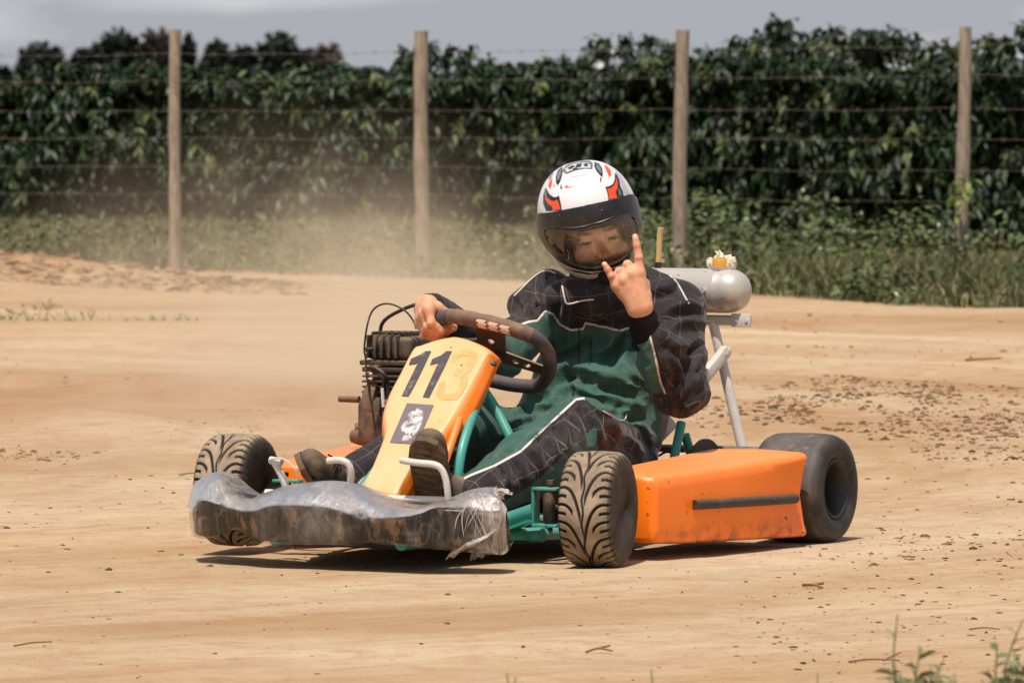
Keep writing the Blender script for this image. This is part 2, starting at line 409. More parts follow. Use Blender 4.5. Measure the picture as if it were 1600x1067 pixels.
# ================================================================== HEDGE (two coffee rows)
lm = M('hedge_leaf', .46, spec=.32)
lc = lm.attr('Col', 'Color')
lm.color(lc)
lm.b.inputs['Transmission Weight'].default_value = 0
lm.b.inputs['Subsurface Weight'].default_value = 0
def leaves(cpos, cdir, length, width, fold, colr, droop=.3):
    """blade leaves: each two quads folded on the midrib and bent downwards. arrays"""
    n = len(cpos)
    d = cdir/np.linalg.norm(cdir, axis=1, keepdims=True)
    up = np.tile([0, 0, 1.0], (n, 1))+.5*rng.normal(size=(n, 3))
    s = np.cross(d, up); s /= np.linalg.norm(s, axis=1, keepdims=True)+1e-9
    nrm = np.cross(s, d)
    L3 = length[:, None]; W = width[:, None]
    rows = []
    for t, w in ((0, .12), (.3, .85), (.65, .8), (1.0, .04)):
        c0 = cpos+d*L3*t-np.array([0, 0, 1.0])*L3*droop*t*t
        rows.append((c0-s*W*w+nrm*W*fold*w, c0, c0+s*W*w+nrm*W*fold*w))
    V = np.stack([np.stack(r, 1) for r in rows], 1).reshape(n, 12, 3)
    q = []
    for i in range(3):
        for j in range(2): q.append([i*3+j, i*3+j+1, (i+1)*3+j+1, (i+1)*3+j])
    F = (np.array(q)[None]+np.arange(n)[:, None, None]*12).reshape(-1, 4)
    C = np.repeat(np.concatenate([colr, np.ones((n, 1))], 1)[:, None], 12, 1).reshape(-1, 4)
    return V.reshape(-1, 3), F, C
def hedge_row(name, label, line, topf, nclu, depth, seed, z0=.28, per=13):
    """line: [(X, D)...] polyline, topf(X) height"""
    r = np.random.default_rng(seed)
    root = empty(name, (0, line[0][1], 0)); tag(root, label, 'hedge')
    lx = [p[0] for p in line]; ly = [p[1] for p in line]
    X = r.uniform(lx[0], lx[-1], nclu)
    q = r.random(nclu)
    top = topf(X)
    z = z0+(top-z0)*q**.8
    # rounded profile: bulges to the front at mid height, pulls in at the top and bottom
    prof = np.sin(np.clip((z-z0+.15)/(top-z0+.2), 0, 1)*math.pi)**.5
    lump = .30*fbm(X*1.5, z*2.0, X*0+seed, 3)
    inward = r.random(nclu)**1.6
    Y = np.interp(X, lx, ly)+(-depth*.5*prof)+lump+inward*depth
    topsel = r.random(nclu) < .22
    z = np.where(topsel, top-.05*r.random(nclu), z); Y = np.where(topsel, np.interp(X, lx, ly)+depth*(r.random(nclu)-.5), Y)
    # clusters: short drooping branchlets with paired leaves
    cdir = np.stack([r.normal(size=nclu)*.6, -.7+r.normal(size=nclu)*.4, r.normal(size=nclu)*.35-.15], -1)
    cdir[topsel] = np.stack([r.normal(size=topsel.sum())*.6, r.normal(size=topsel.sum())*.5, .6+.4*r.random(topsel.sum())], -1)
    cdir /= np.linalg.norm(cdir, axis=1, keepdims=True)
    P0 = np.stack([X, Y, z], -1)
    tone = r.random(nclu)
    pos, dr, ln, cl = [], [], [], []
    for k in range(per):
        t = k/per*.34
        p = P0+cdir*t-np.array([0, 0, 1])*t*t*1.2
        sd = np.cross(cdir, [0, 0, 1.0])*(1 if k % 2 else -1)
        dd = sd*.7+cdir*.5+np.array([0, 0, -.75])+r.normal(size=(nclu, 3))*.32
        pos.append(p); dr.append(dd); ln.append(.055+.065*r.random(nclu)*(1-.3*(k > per*.7)))
        young = (tone > .86)[:, None]
        a = np.array(lin((14, 25, 8))[:3]); b = np.array(lin((34, 56, 17))[:3]); y = np.array(lin((104, 112, 62))[:3])
        m = r.random((nclu, 1))
        cc = a*(1-m)+b*m; cc = np.where(young, cc*.45+y*.55, cc)
        cc = cc*(.75+.5*r.random((nclu, 1)))
        cl.append(cc)
    pos = np.concatenate(pos); dr = np.concatenate(dr); ln = np.concatenate(ln); cl = np.concatenate(cl)
    V, F, C = leaves(pos, dr, ln, ln*.25, .35, cl, .35)
    mesh_obj('foliage', V, F, lm, root, smooth=False, attrs={'Col': ('FLOAT_COLOR', C)}).location = (0, -line[0][1], 0)
    # dark hull within the leaves, its colour standing in for interior shade
    n = 90; mb = MB(); rows = []
    for i in range(n+1):
        x = lx[0]+(lx[-1]-lx[0])*i/n; y = float(np.interp(x, lx, ly)); t = float(topf(np.array([x]))[0]); row = []
        for j in range(14):
            a = j/13*math.pi
            zz = z0+.12+(t-z0-.30)*math.sin(a)**.6 if 0 < j < 13 else z0+.02
            row.append(mb.bm.verts.new((x, y-line[0][1]+.05-depth*.30*math.cos(a)+.05*math.sin(x*9+j), zz+.03*math.sin(x*5+j*2))))
        rows.append(row)
    for a, b in zip(rows[:-1], rows[1:]):
        for j in range(13): mb.bm.faces.new((a[j], b[j], b[j+1], a[j+1]))
        mb.bm.faces.new((a[13], b[13], b[0], a[0]))
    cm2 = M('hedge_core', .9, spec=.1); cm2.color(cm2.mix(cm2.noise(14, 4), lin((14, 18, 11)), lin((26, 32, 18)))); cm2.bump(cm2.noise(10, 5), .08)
    mb.build('shade_core', cm2, root)
    # trunks
    x = lx[0]+.3
    while x < lx[-1]:
        y = float(np.interp(x, lx, ly))-line[0][1]; mb = MB()
        for s in range(3):
            a = r.uniform(-.22, .22); mb.tube(spline([(x, y, -.05), (x+a*.4, y+.05*s, .2), (x+a, y-.1+.1*s, .5), (x+a*1.4, y, .85)], 5), [.022-.0007*i for i in range(16)], 7)
        mb.build('trunk', pm, root); x += r.uniform(.75, 1.2)
    return root
def top_front(X):
    y = np.interp(X, [-8, -5, -3, -1, 0, 1.5, 4, 7], [1.40, 1.40, 1.47, 1.48, 1.45, 1.43, 1.42, 1.4])
    return y-np.interp(X, [-2, 0], [.12, .10])+.11*fbm(X*1.5, X*0+1, X*0, 3)
def top_back(X):
    y = np.interp(X, [-9, -5, -3.7, -2.0, -1.2, -.6, .0, .4, 1.2, 1.6, 2.05, 2.25, 3.4, 3.6, 4.2, 7], [1.50, 1.52, 1.62, 1.60, 1.67, 1.70, 1.60, 1.68, 1.74, 1.68, 1.64, 1.79, 1.82, 1.70, 1.68, 1.7])
    return y-np.interp(X, [-4, -2.6, -.4, 1.8, 2.3], [.27, .22, .13, .11, .04])+.09*fbm(X*2.2, X*0+4, X*0, 3)
hedge_row('coffee_hedge', 'dark green leafy coffee hedge with drooping leaves directly behind the wire fence', [(-6.6, 58.5), (0, 54), (6.2, 49)], top_front, 8200, .9, 11, z0=.14)
hedge_row('coffee_hedge', 'taller coffee hedge row rising just above the front row against the sky', [(-7, 62.5), (0, 58), (6.6, 53)], top_back, 3200, .9, 12, z0=.4)

# ================================================================== FAR TREES
tm = M('far_leaf', .8, spec=.2); tm.color(tm.attr('Col', 'Color'))
tbk = M('far_bark', .9); tbk.color(lin((70, 60, 52)))
def far_tree(cx, ytop, wpx, hpx, label, ndots=900, D=400, kind=0, tone=(34, 42, 34)):
    s = FPX/D; X = (cx-800)/s; hpx *= 1.3; ztop = CAMH+(HY-ytop)/s; w = wpx/s; h = hpx/s
    root = empty('tree', (X, D, 0)); tag(root, label, 'tree', 'trees on the horizon behind the hedge')
    r = np.random.default_rng(int(cx))
    nl = 5; lob = [(r.uniform(-.28, .28)*w, r.uniform(-.2, .2)*w, ztop-h*r.uniform(.42, .55), w*r.uniform(.14, .22), h*r.uniform(.20, .30)) for _ in range(nl)]
    lob += [(0, 0, ztop-h*.42, w*.45, h*.42), (0, 0, ztop-h*.40, w*.40, h*.40), (0, 0, ztop-h*.5, w*.47, h*.30), (-.1*w, 0, ztop-h*.85, w*.5, h*.3), (.12*w, 0, ztop-h*.9, w*.5, h*.3)]; ndots = int(ndots*1.5)
    pos = []
    for (a, b, c2, rw, rh) in lob:
        n = ndots//len(lob); d = r.normal(size=(n, 3)); d /= np.linalg.norm(d, axis=1, keepdims=True); d *= r.random((n, 1))**.3
        pos.append(np.stack([a+d[:, 0]*rw, b+d[:, 1]*rw, np.minimum(c2+d[:, 2]*rh, ztop)], -1))
    pos = np.concatenate(pos); n = len(pos)
    dd = r.normal(size=(n, 3)); ln = .22+.2*r.random(n)
    base = np.array(lin(tone)[:3]); cc = base*(.6+.8*r.random((n, 1)))
    V, F, C = leaves(pos, dd, ln*1.5, ln*.6, .3, cc, .1)
    mesh_obj('crown', V, F, tm, root, smooth=False, attrs={'Col': ('FLOAT_COLOR', C)})
    mb = MB(); mb.tube([(0, 0, -.5), (w*.02, 0, ztop*.4), (0, 0, ztop-h*.5)], [w*.05, w*.04, w*.02], 8)
    for a, b, c2, rw, rh in lob[:5]: mb.tube([(0, 0, ztop-h*1.05), (a*.5, b*.5, ztop-h*.85), (a, b, c2)], [w*.03, w*.02, w*.012], 6)
    mb.build('trunk', tbk, root)
far_tree(64, 69, 84, 50, 'flat-topped umbrella tree farthest left on the horizon', 1400)
far_tree(4, 104, 26, 26, 'small low tree cut by the left edge of the photo', 500)
far_tree(183, 49, 82, 62, 'large dark domed tree left of the leftmost fence post', 1700)
far_tree(132, 78, 44, 34, 'small round tree between the umbrella tree and the domed tree', 600)
far_tree(252, 46, 66, 56, 'brownish thin-crowned tree just left of the leftmost fence post', 900, tone=(66, 58, 54))
far_tree(296, 59, 12, 34, 'narrow pointed tree just right of the leftmost fence post', 300)
far_tree(338, 68, 40, 36, 'low rounded tree right of the narrow pointed tree', 900, tone=(50, 54, 46))
far_tree(380, 76, 44, 30, 'broad low tree between the two leftmost fence posts', 900)
far_tree(437, 54, 64, 48, 'dense domed dark tree midway between the first two posts', 1500)
far_tree(510, 68, 62, 52, 'reddish brown bare tree left of the second post', 800, tone=(74, 60, 56))
far_tree(475, 80, 40, 30, 'small dark tree between the domed tree and the reddish tree', 500)

# ================================================================== VERGE GRASS
vgm = M('verge_leaf', .7, spec=.25); vgm.color(vgm.attr('Col', 'Color'))
def blades(X, Y, Z, h, w, lean, colr, r):
    n = len(X); a = r.random(n)*6.283; b = r.random(n)*6.283
    s = np.stack([np.cos(a), np.sin(a), np.zeros(n)], -1)*w[:, None]
    l = np.stack([np.cos(b), np.sin(b), np.zeros(n)], -1)*(lean*h)[:, None]
    P0 = np.stack([X, Y, Z], -1); zz = np.array([0, 0, 1.0])
    V = np.stack([P0-s, P0+s, P0+l*.35+zz*h[:, None]*.6+s*.8, P0+l*.35+zz*h[:, None]*.6-s*.8, P0+l+zz*h[:, None]*.97+s*.1, P0+l+zz*h[:, None]*.97-s*.1], 1)
    F = (np.array([[0, 1, 2, 3], [3, 2, 4, 5]])[None]+np.arange(n)[:, None, None]*6).reshape(-1, 4)
    C = np.repeat(np.concatenate([colr, np.ones((n, 1))], 1)[:, None], 6, 1).reshape(-1, 4)
    return V.reshape(-1, 3), F, C
def make_verge():
    r = np.random.default_rng(5); n = 90000
    X = r.uniform(-5.6, 5.6, n); e = edgeD(X); Y = e+(1-r.random(n)**.55)*(60-e)
    Y = e+np.abs(r.normal(size=n))*6.0*(r.random(n)) + (r.random(n)**2)*9
    den = fbm(X*.9, Y*.5, X*0+8, 3); k = (r.random(n) < np.clip(.75+.7*den, .12, 1)) & (Y < 60); X, Y, den = X[k], Y[k], den[k]; n = len(X)
    d = Y-edgeD(X)
    right = np.clip((X-.4)/1.2, 0, 1)
    h = (.03+.05*np.clip(d/2, 0, 1)+.06*np.clip((d-1.5)/7, 0, 1))*(1-right)+(.06+.10*np.clip(d/2.0, 0, 1)-.06*np.clip((d-4)/5, 0, 1))*right
    h = h*(.6+.8*r.random(n))*(1+.5*np.clip(den, -.8, .8))
    mid = np.exp(-((X+.4)/1.4)**2); h = h*(1+.5*mid*np.clip((d-2)/4, 0, 1))*np.where(r.random(n) < .010, 1.8, 1)
    w = .0035+.004*r.random(n)
    t = r.random((n, 1)); g1 = np.array(lin((62, 68, 38))[:3]); g2 = np.array(lin((108, 110, 72))[:3]); g3 = np.array(lin((164, 146, 110))[:3])
    cc = g1*(1-t)+g2*t; dry = (r.random((n, 1)) < (.10+.14*(1-right[:, None]))); cc = np.where(dry, g3, cc)
    V, F, C = blades(X, Y, ground_h(X, Y)-.01, h, w, .2+.7*r.random(n), cc, r)
    # broad leaved weeds and pale flower heads
    m = 32000; X2 = np.concatenate([r.uniform(.6, 5.6, int(m*.75)), r.uniform(-5.6, .6, m-int(m*.75))]); e = edgeD(X2); Y2 = e+r.random(m)**1.4*9
    den = fbm(X2*1.6, Y2*.8, X2*0+18, 3); k = r.random(m) < np.clip(.5+1.5*den, .04, 1); X2, Y2, den = X2[k], Y2[k], den[k]; m = len(X2); d2 = Y2-edgeD(X2)
    hh = (.05+.26*np.clip(d2/1.5, 0, 1)-.08*np.clip((d2-4)/5, 0, 1))*(.3+.9*r.random(m))*(1+.9*np.clip(den, -.6, .9))*np.where(X2 > .6, 1, .6)
    pos = np.stack([X2, Y2, ground_h(X2, Y2)+hh], -1)
    dd = np.stack([r.normal(size=m), r.normal(size=m), r.normal(size=m)*.5+.2], -1)
    t = r.random((m, 1)); cc = np.array(lin((56, 66, 36))[:3])*(1-t)+np.array(lin((100, 110, 66))[:3])*t
    pale = r.random((m, 1)) < .07; cc = np.where(pale, np.array(lin((188, 184, 160))[:3]), cc)
    ln = .03+.045*r.random(m); ln = np.where(pale[:, 0], ln*.45, ln)
    V2, F2, C2 = leaves(pos, dd, ln, ln*.3, .25, cc, .2)
    tag(mesh_obj('grass', np.concatenate([V, V2]), np.concatenate([F, F2+len(V)]), vgm, smooth=False,
        attrs={'Col': ('FLOAT_COLOR', np.concatenate([C, C2]))}), 'green grass and weeds growing along the foot of the fence and hedge', 'grass', kind='stuff')
make_verge()
# dry straw and small tufts on the bank at left
def make_litter():
    r = np.random.default_rng(9); n = 2600
    x = r.uniform(-60, 470, n); y = r.uniform(405, 470, n)
    k = r.random(n) < np.exp(-((y-(415+.09*np.clip(x, 0, 500)))/16)**2); x, y = x[k], y[k]; n = len(x)
    D = 36.0+r.random(n)*3; X = (x-800)/FPX*D; Y = D+(r.random(n)-.5)
    a = r.random(n)*3.14; ln = .03+.09*r.random(n)
    P0 = np.stack([X, Y, ground_h(X, Y)+.008], -1)
    d = np.stack([np.cos(a), np.sin(a), .25*r.random(n)], -1)
    t = r.random((n, 1)); cc = np.array(lin((112, 88, 62))[:3])*(1-t)+np.array(lin((178, 150, 116))[:3])*t
    V, F, C = leaves(P0, d, ln, .006+ln*.06, .3, cc, .1)
    tag(mesh_obj('straw', V, F, vgm, smooth=False, attrs={'Col': ('FLOAT_COLOR', C)}), 'dry straw and dead leaves strewn over the low bank of earth at left', 'straw', kind='stuff')
    for j, (px_, py_, nb, sp, label) in enumerate([(250, 499, 70, .10, 'small green weed tuft on bare earth nearest the leftmost post'), (110, 494, 90, .13, 'wider green weed tuft on the bare earth of the left bank'), (70, 480, 40, .05, 'short upright weed tuft higher on the left bank'), (18, 492, 60, .1, 'green weed tuft at the left edge of the photo')]):
        D = FPX*CAMH/(py_-HY); X0 = (px_-800)/FPX*D
        X = r.normal(size=nb)*sp; Y = r.normal(size=nb)*sp*4
        t = r.random((nb, 1)); cc = np.array(lin((92, 96, 56))[:3])*(1-t)+np.array(lin((140, 128, 86))[:3])*t
        V, F, C = blades(X, Y, ground_h(X+X0, Y+D)-.004, .015+.03*r.random(nb), .004+.003*r.random(nb), .5+1.2*r.random(nb), cc, r)
        o = mesh_obj('weed_tuft', V, F, vgm, smooth=False, attrs={'Col': ('FLOAT_COLOR', C)}); o.location = (X0, D, 0)
        tag(o, label, 'weed', 'weed tufts on the left bank', kind='stuff')
make_litter()
# scraps and a climber along the fence
scr = M('white_scrap', .6); scr.color(lin((214, 210, 206)))
for x, y, D, sz, lb in ((936, 101, 56.2, .045, 'white plastic scrap caught in the top of the hedge'), (956, 80, 56.6, .030, 'smaller white scrap hanging higher in the hedge top')):
    mb = MB(); rr = random.Random(int(x)); q = [(rr.uniform(-1, 1)*sz*.2+math.cos(a)*sz*rr.uniform(.5, 1), math.sin(a*2)*.012, math.sin(a)*sz*1.3*rr.uniform(.5, 1)) for a in np.linspace(0, 6.28, 9)[:-1]]
    mb.prism(q, (0, .012, 0)); o = mb.build('plastic_scrap', scr, auto=0); o.location = wpt(x, y, D); tag(o, lb, 'scrap')
def vine(x, ys, D, n, label, seed):
    r = np.random.default_rng(seed); root = empty('climbing_vine', (wpt(x, 0, D).x, D-.07, 0)); tag(root, label, 'vine')
    z0, z1 = wpt(x, ys[1], D).z, wpt(x, ys[0], D).z
    pts = [(.03*math.sin(k*1.3)+(.01 if k > 3 else -.01), -.02*math.cos(k), .02+(z1-.02)*k/9) for k in range(10)]
    mb = MB(); mb.tube(spline(pts, 4), .004, 6); mb.build('stem', stm0, root)
    z = r.uniform(z0, z1, n); pos = np.stack([r.normal(size=n)*.045-.02, r.normal(size=n)*.03-.02, z], -1); d = r.normal(size=(n, 3)); d[:, 2] -= .4
    t = r.random((n, 1)); cc = np.array(lin((70, 96, 44))[:3])*(1-t)+np.array(lin((150, 164, 88))[:3])*t; l = .05+.04*r.random(n)
    V, F, C = leaves(pos, d, l, l*.36, .25, cc, .3); mesh_obj('foliage', V, F, vgm, root, smooth=False, attrs={'Col': ('FLOAT_COLOR', C)})
stm0 = M('vine_stem', .8); stm0.color(lin((96, 84, 56)))
vine(1508, (275, 335), 38.5, 26, 'green climbing vine on the post farthest right', 5)
# ================================================================== GO-KART
kart = empty('go_kart', (KO[0], KO[1], 0), R(-118))
tag(kart, 'orange racing go-kart with teal frame, white tank stand and black 11 on its nose plate', 'go-kart')
rub = M('tyre_rubber', .8, spec=.3)
gr = rub.attr('groove')
dn = rub.noise(14, 5, .65)
rc = rub.mix(rub.ramp(dn, .35, .72), lin((120, 102, 84)), lin((172, 150, 124)))
rc = rub.mix(rub.ramp(rub.noise(40, 4, .7), .62, .8), rc, lin((150, 108, 62)))
rc = rub.mix(gr, rc, lin((30, 26, 24)))
side = rub.attr('side')
sc_ = rub.mix(rub.ramp(rub.noise(22, 5, .7), .46, .78), lin((26, 25, 27)), lin((74, 66, 60)))
rc = rub.mix(side, rc, sc_)
rub.color(rc); rub.bump(rub.noise(120, 4, .7), .0012, .6)
slick = M('tyre_slick', .6, spec=.4)
dn = slick.noise(9, 5, .6)
rc = slick.mix(slick.ramp(dn, .35, .72), lin((56, 53, 52)), lin((112, 102, 92)))
rc = slick.mix(slick.ramp(slick.noise(26, 5, .7), .56, .78), rc, lin((150, 112, 74)))
rc = slick.mix(slick.attr('side'), rc, slick.mix(slick.ramp(slick.noise(20, 5, .7), .4, .8), lin((30, 29, 31)), lin((74, 68, 62))))
slick.color(rc); slick.bump(slick.noise(90, 5, .7), .0012, .5)
rimm = dusty('rim_metal', lin((44, 41, 40)), .5, .2, amount=.08, updust=.0)

def tyre(name, Rr, W, tread, parent, grooved):
    # closed profile: list of (w, r, sidemask)
    if grooved: nt_, nc = 620, 84
    else: nt_, nc = 128, 30
    pts = []
    hw = W/2
    for t in np.linspace(-1, 1, nc): pts.append((t*hw*.93, Rr-.0045*abs(t)**2.2-.006*max(0, abs(t)-.82)/.18, 0.0 if abs(t) < .93 else .6))
    def sidep(s): return [(s*hw*.985, Rr-.020, .8), (s*hw*1.01, Rr-.034, 1), (s*hw*.985, Rr-.047, 1), (s*hw*.93, Rr*.60, 1), (s*hw*.90, .069, 1), (s*hw*.84, .066, 1), (s*hw*.78, .068, 1)]
    prof = pts+sidep(1)+sidep(-1)[::-1]
    pw = np.array([p[0] for p in prof]); pr = np.array([p[1] for p in prof]); ps = np.array([p[2] for p in prof]); npf = len(prof)
    th = np.arange(nt_)/nt_*2*math.pi
    T, Wd = np.meshgrid(th, pw, indexing='ij'); _, Rad = np.meshgrid(th, pr, indexing='ij'); _, Sd = np.meshgrid(th, ps, indexing='ij')
    gm_ = np.zeros_like(T)
    if grooved:
        s = T*Rr; C = 2*math.pi*Rr; w = np.abs(Wd)/hw; sg = np.sign(Wd)
        def band(curve, n, width, lo, hi, ph, slope):
            p = C/n; d = np.abs(((s-curve+ph*p+p/2) % p)-p/2)/np.sqrt(1+slope**2)
            m = np.clip((width/2-d)/.0009+.5, 0, 1)*np.clip((w-lo)/.03, 0, 1)*np.clip((hi-w)/.03, 0, 1)
            return m
        off = np.where(sg > 0, .5, 0)
        cw = (1-w)
        A = .10
        curve = -A*cw**3.2-.006*w                # sweeps down to the centre line
        sl = A*3.2*cw**2.2/hw
        gm_ = np.maximum(gm_, band(curve, 10, .0066, .04, .97, off, sl))
        gm_ = np.maximum(gm_, band(curve, 10, .0066, .34, .97, off+.5, sl))
        gm_ = np.maximum(gm_, band(curve, 10, .0068, .60, .97, off+.25, sl))
        gm_ = np.maximum(gm_, band(curve, 10, .0068, .60, .97, off+.75, sl))
        cen = np.clip((.0022-np.abs(Wd-.0018*np.sin(s*math.pi*2/(C/14))))/.0009+.5, 0, 1)
        gm_ = np.maximum(gm_, cen)
        gm_ *= (Sd < .7)
        Rad = Rad-.004*gm_
    wear = .0006*fbm(T*Rr*30, Wd*30, T*0, 2); Rad = Rad+np.where(Sd < .5, wear, 0)
    V = np.stack([Rad*np.cos(T), Wd, Rad*np.sin(T)], -1).reshape(-1, 3)
    ii = np.arange(nt_*npf).reshape(nt_, npf); jj = np.roll(ii, -1, 0)
    F = np.stack([ii[:, :-1], jj[:, :-1], jj[:, 1:], ii[:, 1:]], -1).reshape(-1, 4)
    return mesh_obj(name, V, F, tread, parent, attrs={'groove': ('FLOAT', gm_), 'side': ('FLOAT', Sd)})
def rim(parent, W, s):
    mb = MB(); hw = W/2*.93
    mb.lathe([(-hw, .067), (-hw, .070), (-hw+.004, .071), (-hw+.006, .063), (-.02, .056), (.02, .056), (hw-.006, .063), (hw-.004, .071), (hw, .070), (hw, .067), (hw-.012, .057), (.022, .050), (-.022, .050), (-hw+.012, .057)], (0, 0, 0), (0, 1, 0), 40, closed=True)
    mb.lathe([(-.004, .052), (.004, .052), (.006, .030), (.012, .026), (.012, .010), (-.012, .010), (-.012, .026), (-.006, .030)], (0, -.018*s, 0), (0, 1, 0), 30, closed=True)
    for k in range(3): mb.cyl((.038*math.cos(k*2.1), -.03*s, .038*math.sin(k*2.1)), (.038*math.cos(k*2.1), .0, .038*math.sin(k*2.1)), .006, 8)
    return mb.build('rim', rimm, parent)
FR, FW = .130, .125
def front_wheel(v, label):
    w = empty('front_wheel'); w.parent = kart; w.location = (0, v, FR-.002); w.rotation_euler = (0, R(17*v), R(11)); w['label'] = label
    return w
w1_ = front_wheel(.465, "grooved front tyre under the driver's raised arm side, tread caked in pale dust")
ft = tyre('tyre', FR, FW, rub, w1_, True); rim(w1_, FW, 1)
w2_ = front_wheel(-.470, "grooved front tyre at the exhaust side, half behind the wrapped bumper")
w2_.location.z += .018; w2_.rotation_euler = (0, R(-8), R(6)); f2 = ft.copy(); col.objects.link(f2); f2.parent = w2_; f2.rotation_euler = (0, R(100), 0)
rim(w2_, FW, -1)
RR, RW = .130, .182
for v, lb in ((.512, 'smooth worn rear tyre behind the orange side pod'), (-.512, 'smooth rear tyre on the engine side')):
    w = empty('rear_wheel'); w.parent = kart; w.location = (-.975, v, RR-.002); w['label'] = lb
    tyre('tyre', RR, RW, slick, w, False); rim(w, RW, 1 if v > 0 else -1)

teal = dusty('teal_paint', lin((62, 158, 142)), .38, amount=.25, spots=True, c2=lin((44, 128, 118)), updust=.1)
steel = dusty('bare_steel', lin((120, 112, 104)), .4, .8, amount=.4)
whitep = dusty('white_paint', lin((212, 204, 196)), .45, amount=.4, scale=14, updust=.15)
dark = dusty('dark_metal', lin((46, 40, 37)), .5, .4, amount=.45, updust=.25)
blackp = dusty('black_plastic', lin((30, 28, 29)), .45, amount=.3, updust=.2)
orange = dusty('orange_plastic', lin((255, 128, 0)), .34, amount=.08, scale=5, c2=lin((248, 114, 0)), updust=.30, bump=.0003)
_c = orange.b.inputs['Base Color'].links[0].from_socket                      # scuffs and caked dirt along the edges
_s = orange.math('MULTIPLY', orange.ramp(orange.noise(9, 6, .8, dist=.5), .60, .66), orange.ramp(orange.noise(60, 5, .7), .4, .6))
_c = orange.mix(orange.math('MULTIPLY', _s, .55), _c, lin((150, 74, 24)))
_sep = N(orange.t, 'ShaderNodeSeparateXYZ'); orange.L(orange.co, _sep.inputs[0])
_e = orange.math('MULTIPLY', orange.ramp(_sep.outputs[2], .035, .085, (1, 1, 1, 1), (0, 0, 0, 1)), orange.ramp(orange.noise(24, 6, .75), .46, .60))
_c = orange.mix(orange.math('MULTIPLY', _e, .75), _c, lin((88, 52, 28)))
_t = orange.ramp(orange.noise(34, 4, .6, stretch=(.12, 1, 1)), .70, .72); _c = orange.mix(orange.math('MULTIPLY', _t, .4), _c, lin((196, 120, 60)))
orange.color(_c)

# --- tubular frame
mb = MB()
zc = .062
for s in (1, -1):
    mb.tube(spline([(.36, .16*s, zc), (.2, .17*s, zc), (.05, .22*s, zc), (-.2, .30*s, zc), (-.6, .31*s, zc), (-.95, .30*s, zc+.01), (-1.06, .29*s, zc+.02)], 5), .0155, 12)
    mb.tube([(0, .30*s, .115), (0, .16*s, zc)], .015, 12)
    mb.tube(spline([(-.15, .29*s, zc), (-.15, .40*s, zc+.01), (-.22, .44*s, zc+.02), (-.75, .45*s, zc+.02), (-.82, .40*s, zc), (-.82, .31*s, zc)], 5), .011, 10)
mb.tube([(.2, -.17, zc), (.2, .17, zc)], .014, 12)
mb.tube([(-.05, -.30, zc), (-.05, .30, zc)], .0155, 12)
mb.tube([(-.5, -.31, zc), (-.5, .31, zc)], .0155, 12)
mb.tube([(-.95, -.30, zc+.01), (-.95, .30, zc+.01)], .0155, 12)
# steering support hoop
mb.tube(spline([P(712, 765, v=.12), P(722, 700, v=.12), P(742, 640, v=.10), P(757, 610, v=.06)], 6), .0115, 12)
mb.tube(spline([P(757, 612, v=.07), P(775, 640, v=.10), P(800, 690, v=.15), P(822, 740, v=.19), P(835, 790, v=.2)], 6), .0115, 12)
mb.tube(spline([(-.17, -.02, .385), (.0, -.1, .2), (.1, -.16, .08)], 5), .0135, 12)
for s in (1, -1):
    mb.tube([(-.78, .24*s, .09), (-.88, .235*s, .28)], .011, 10)
    mb.tube([(-.97, .25*s, .09), (-.90, .235*s, .25)], .011, 10)
mb.build('chassis', teal, kart)
mb = MB()
fp = [(.3, -.15, .045), (.3, .15, .045), (-.02, .26, .045), (-.6, .28, .045), (-.6, -.28, .045), (-.02, -.26, .045)]
mb.prism(fp, (0, 0, .003)).build('floor_tray', dark, kart)

# --- stub axle brackets
for s in (1, -1):
    mb = MB()
    y0 = .315*s
    mb.box((0, y0+.022*s, .170), (.036, .062, .007), bevel=.002); mb.box((0, y0+.022*s, .088), (.036, .062, .007), bevel=.002)
    mb.box((0, y0-.008*s, .129), (.030, .007, .089), bevel=.002)
    mb.tube([(0, y0-.01*s, .120), (.0, .20*s, .085)], .0175, 14)
    mb.box((.0, y0-.05*s, .085), (.06, .08, .006), rot=(R(20)*s, 0, 0))
    mb.build('spindle_bracket', teal, kart, bevel=0)
    mb = MB()
    mb.lathe([(-.037, .001), (-.037, .014), (-.03, .017), (.03, .017), (.037, .014), (.037, .001)], (0, y0+.03*s, .129), (0, 0, 1), 18)
    mb.cyl((0, y0+.03*s, .075), (0, y0+.03*s, .186), .005, 8)
    mb.tube([(0, y0+.03*s, .129), (-.005, .40*s, .129)], .0085, 12)
    mb.tube([(-.005, .37*s, .129), (-.012, .47*s, .129)], .0125, 14)
    mb.tube([(0, y0+.03*s, .10), (-.09, y0+.02*s, .09), (-.095, .06*s, .10)], .006, 8)
    mb.lathe([(-.006, .001), (-.006, .010), (.004, .010), (.004, .001)], (0, y0+.03*s, .186), (0, 0, 1), 6)
    mb.build('spindle', dark, kart)

# --- rear axle
mb = MB(); mb.tube([(-.975, -.50, .128), (-.975, .50, .128)], .0155, 18); mb.build('rear_axle', steel, kart)
mb = MB(); c = P(1128, 712, u=-1.0)
mb.lathe([(-.003, .03), (-.003, .110), (.003, .110), (.003, .03)], (-.975, .25, .128), (0, 1, 0), 40, closed=True)
mb.lathe([(-.02, .016), (-.02, .035), (.02, .035), (.02, .016)], (-.975, .25, .128), (0, 1, 0), 24, closed=True)
mb.build('brake_disc', dark, kart)
mb = MB()
pts = []
for k in range(120):
    a = k/120*2*math.pi; r = .105+(.004 if k % 3 == 0 else 0)
    pts.append((-.975+r*math.cos(a), -.26, .128+r*math.sin(a)))
mb.prism(pts, (0, .004, 0)); mb.build('sprocket', dark, kart, auto=0)

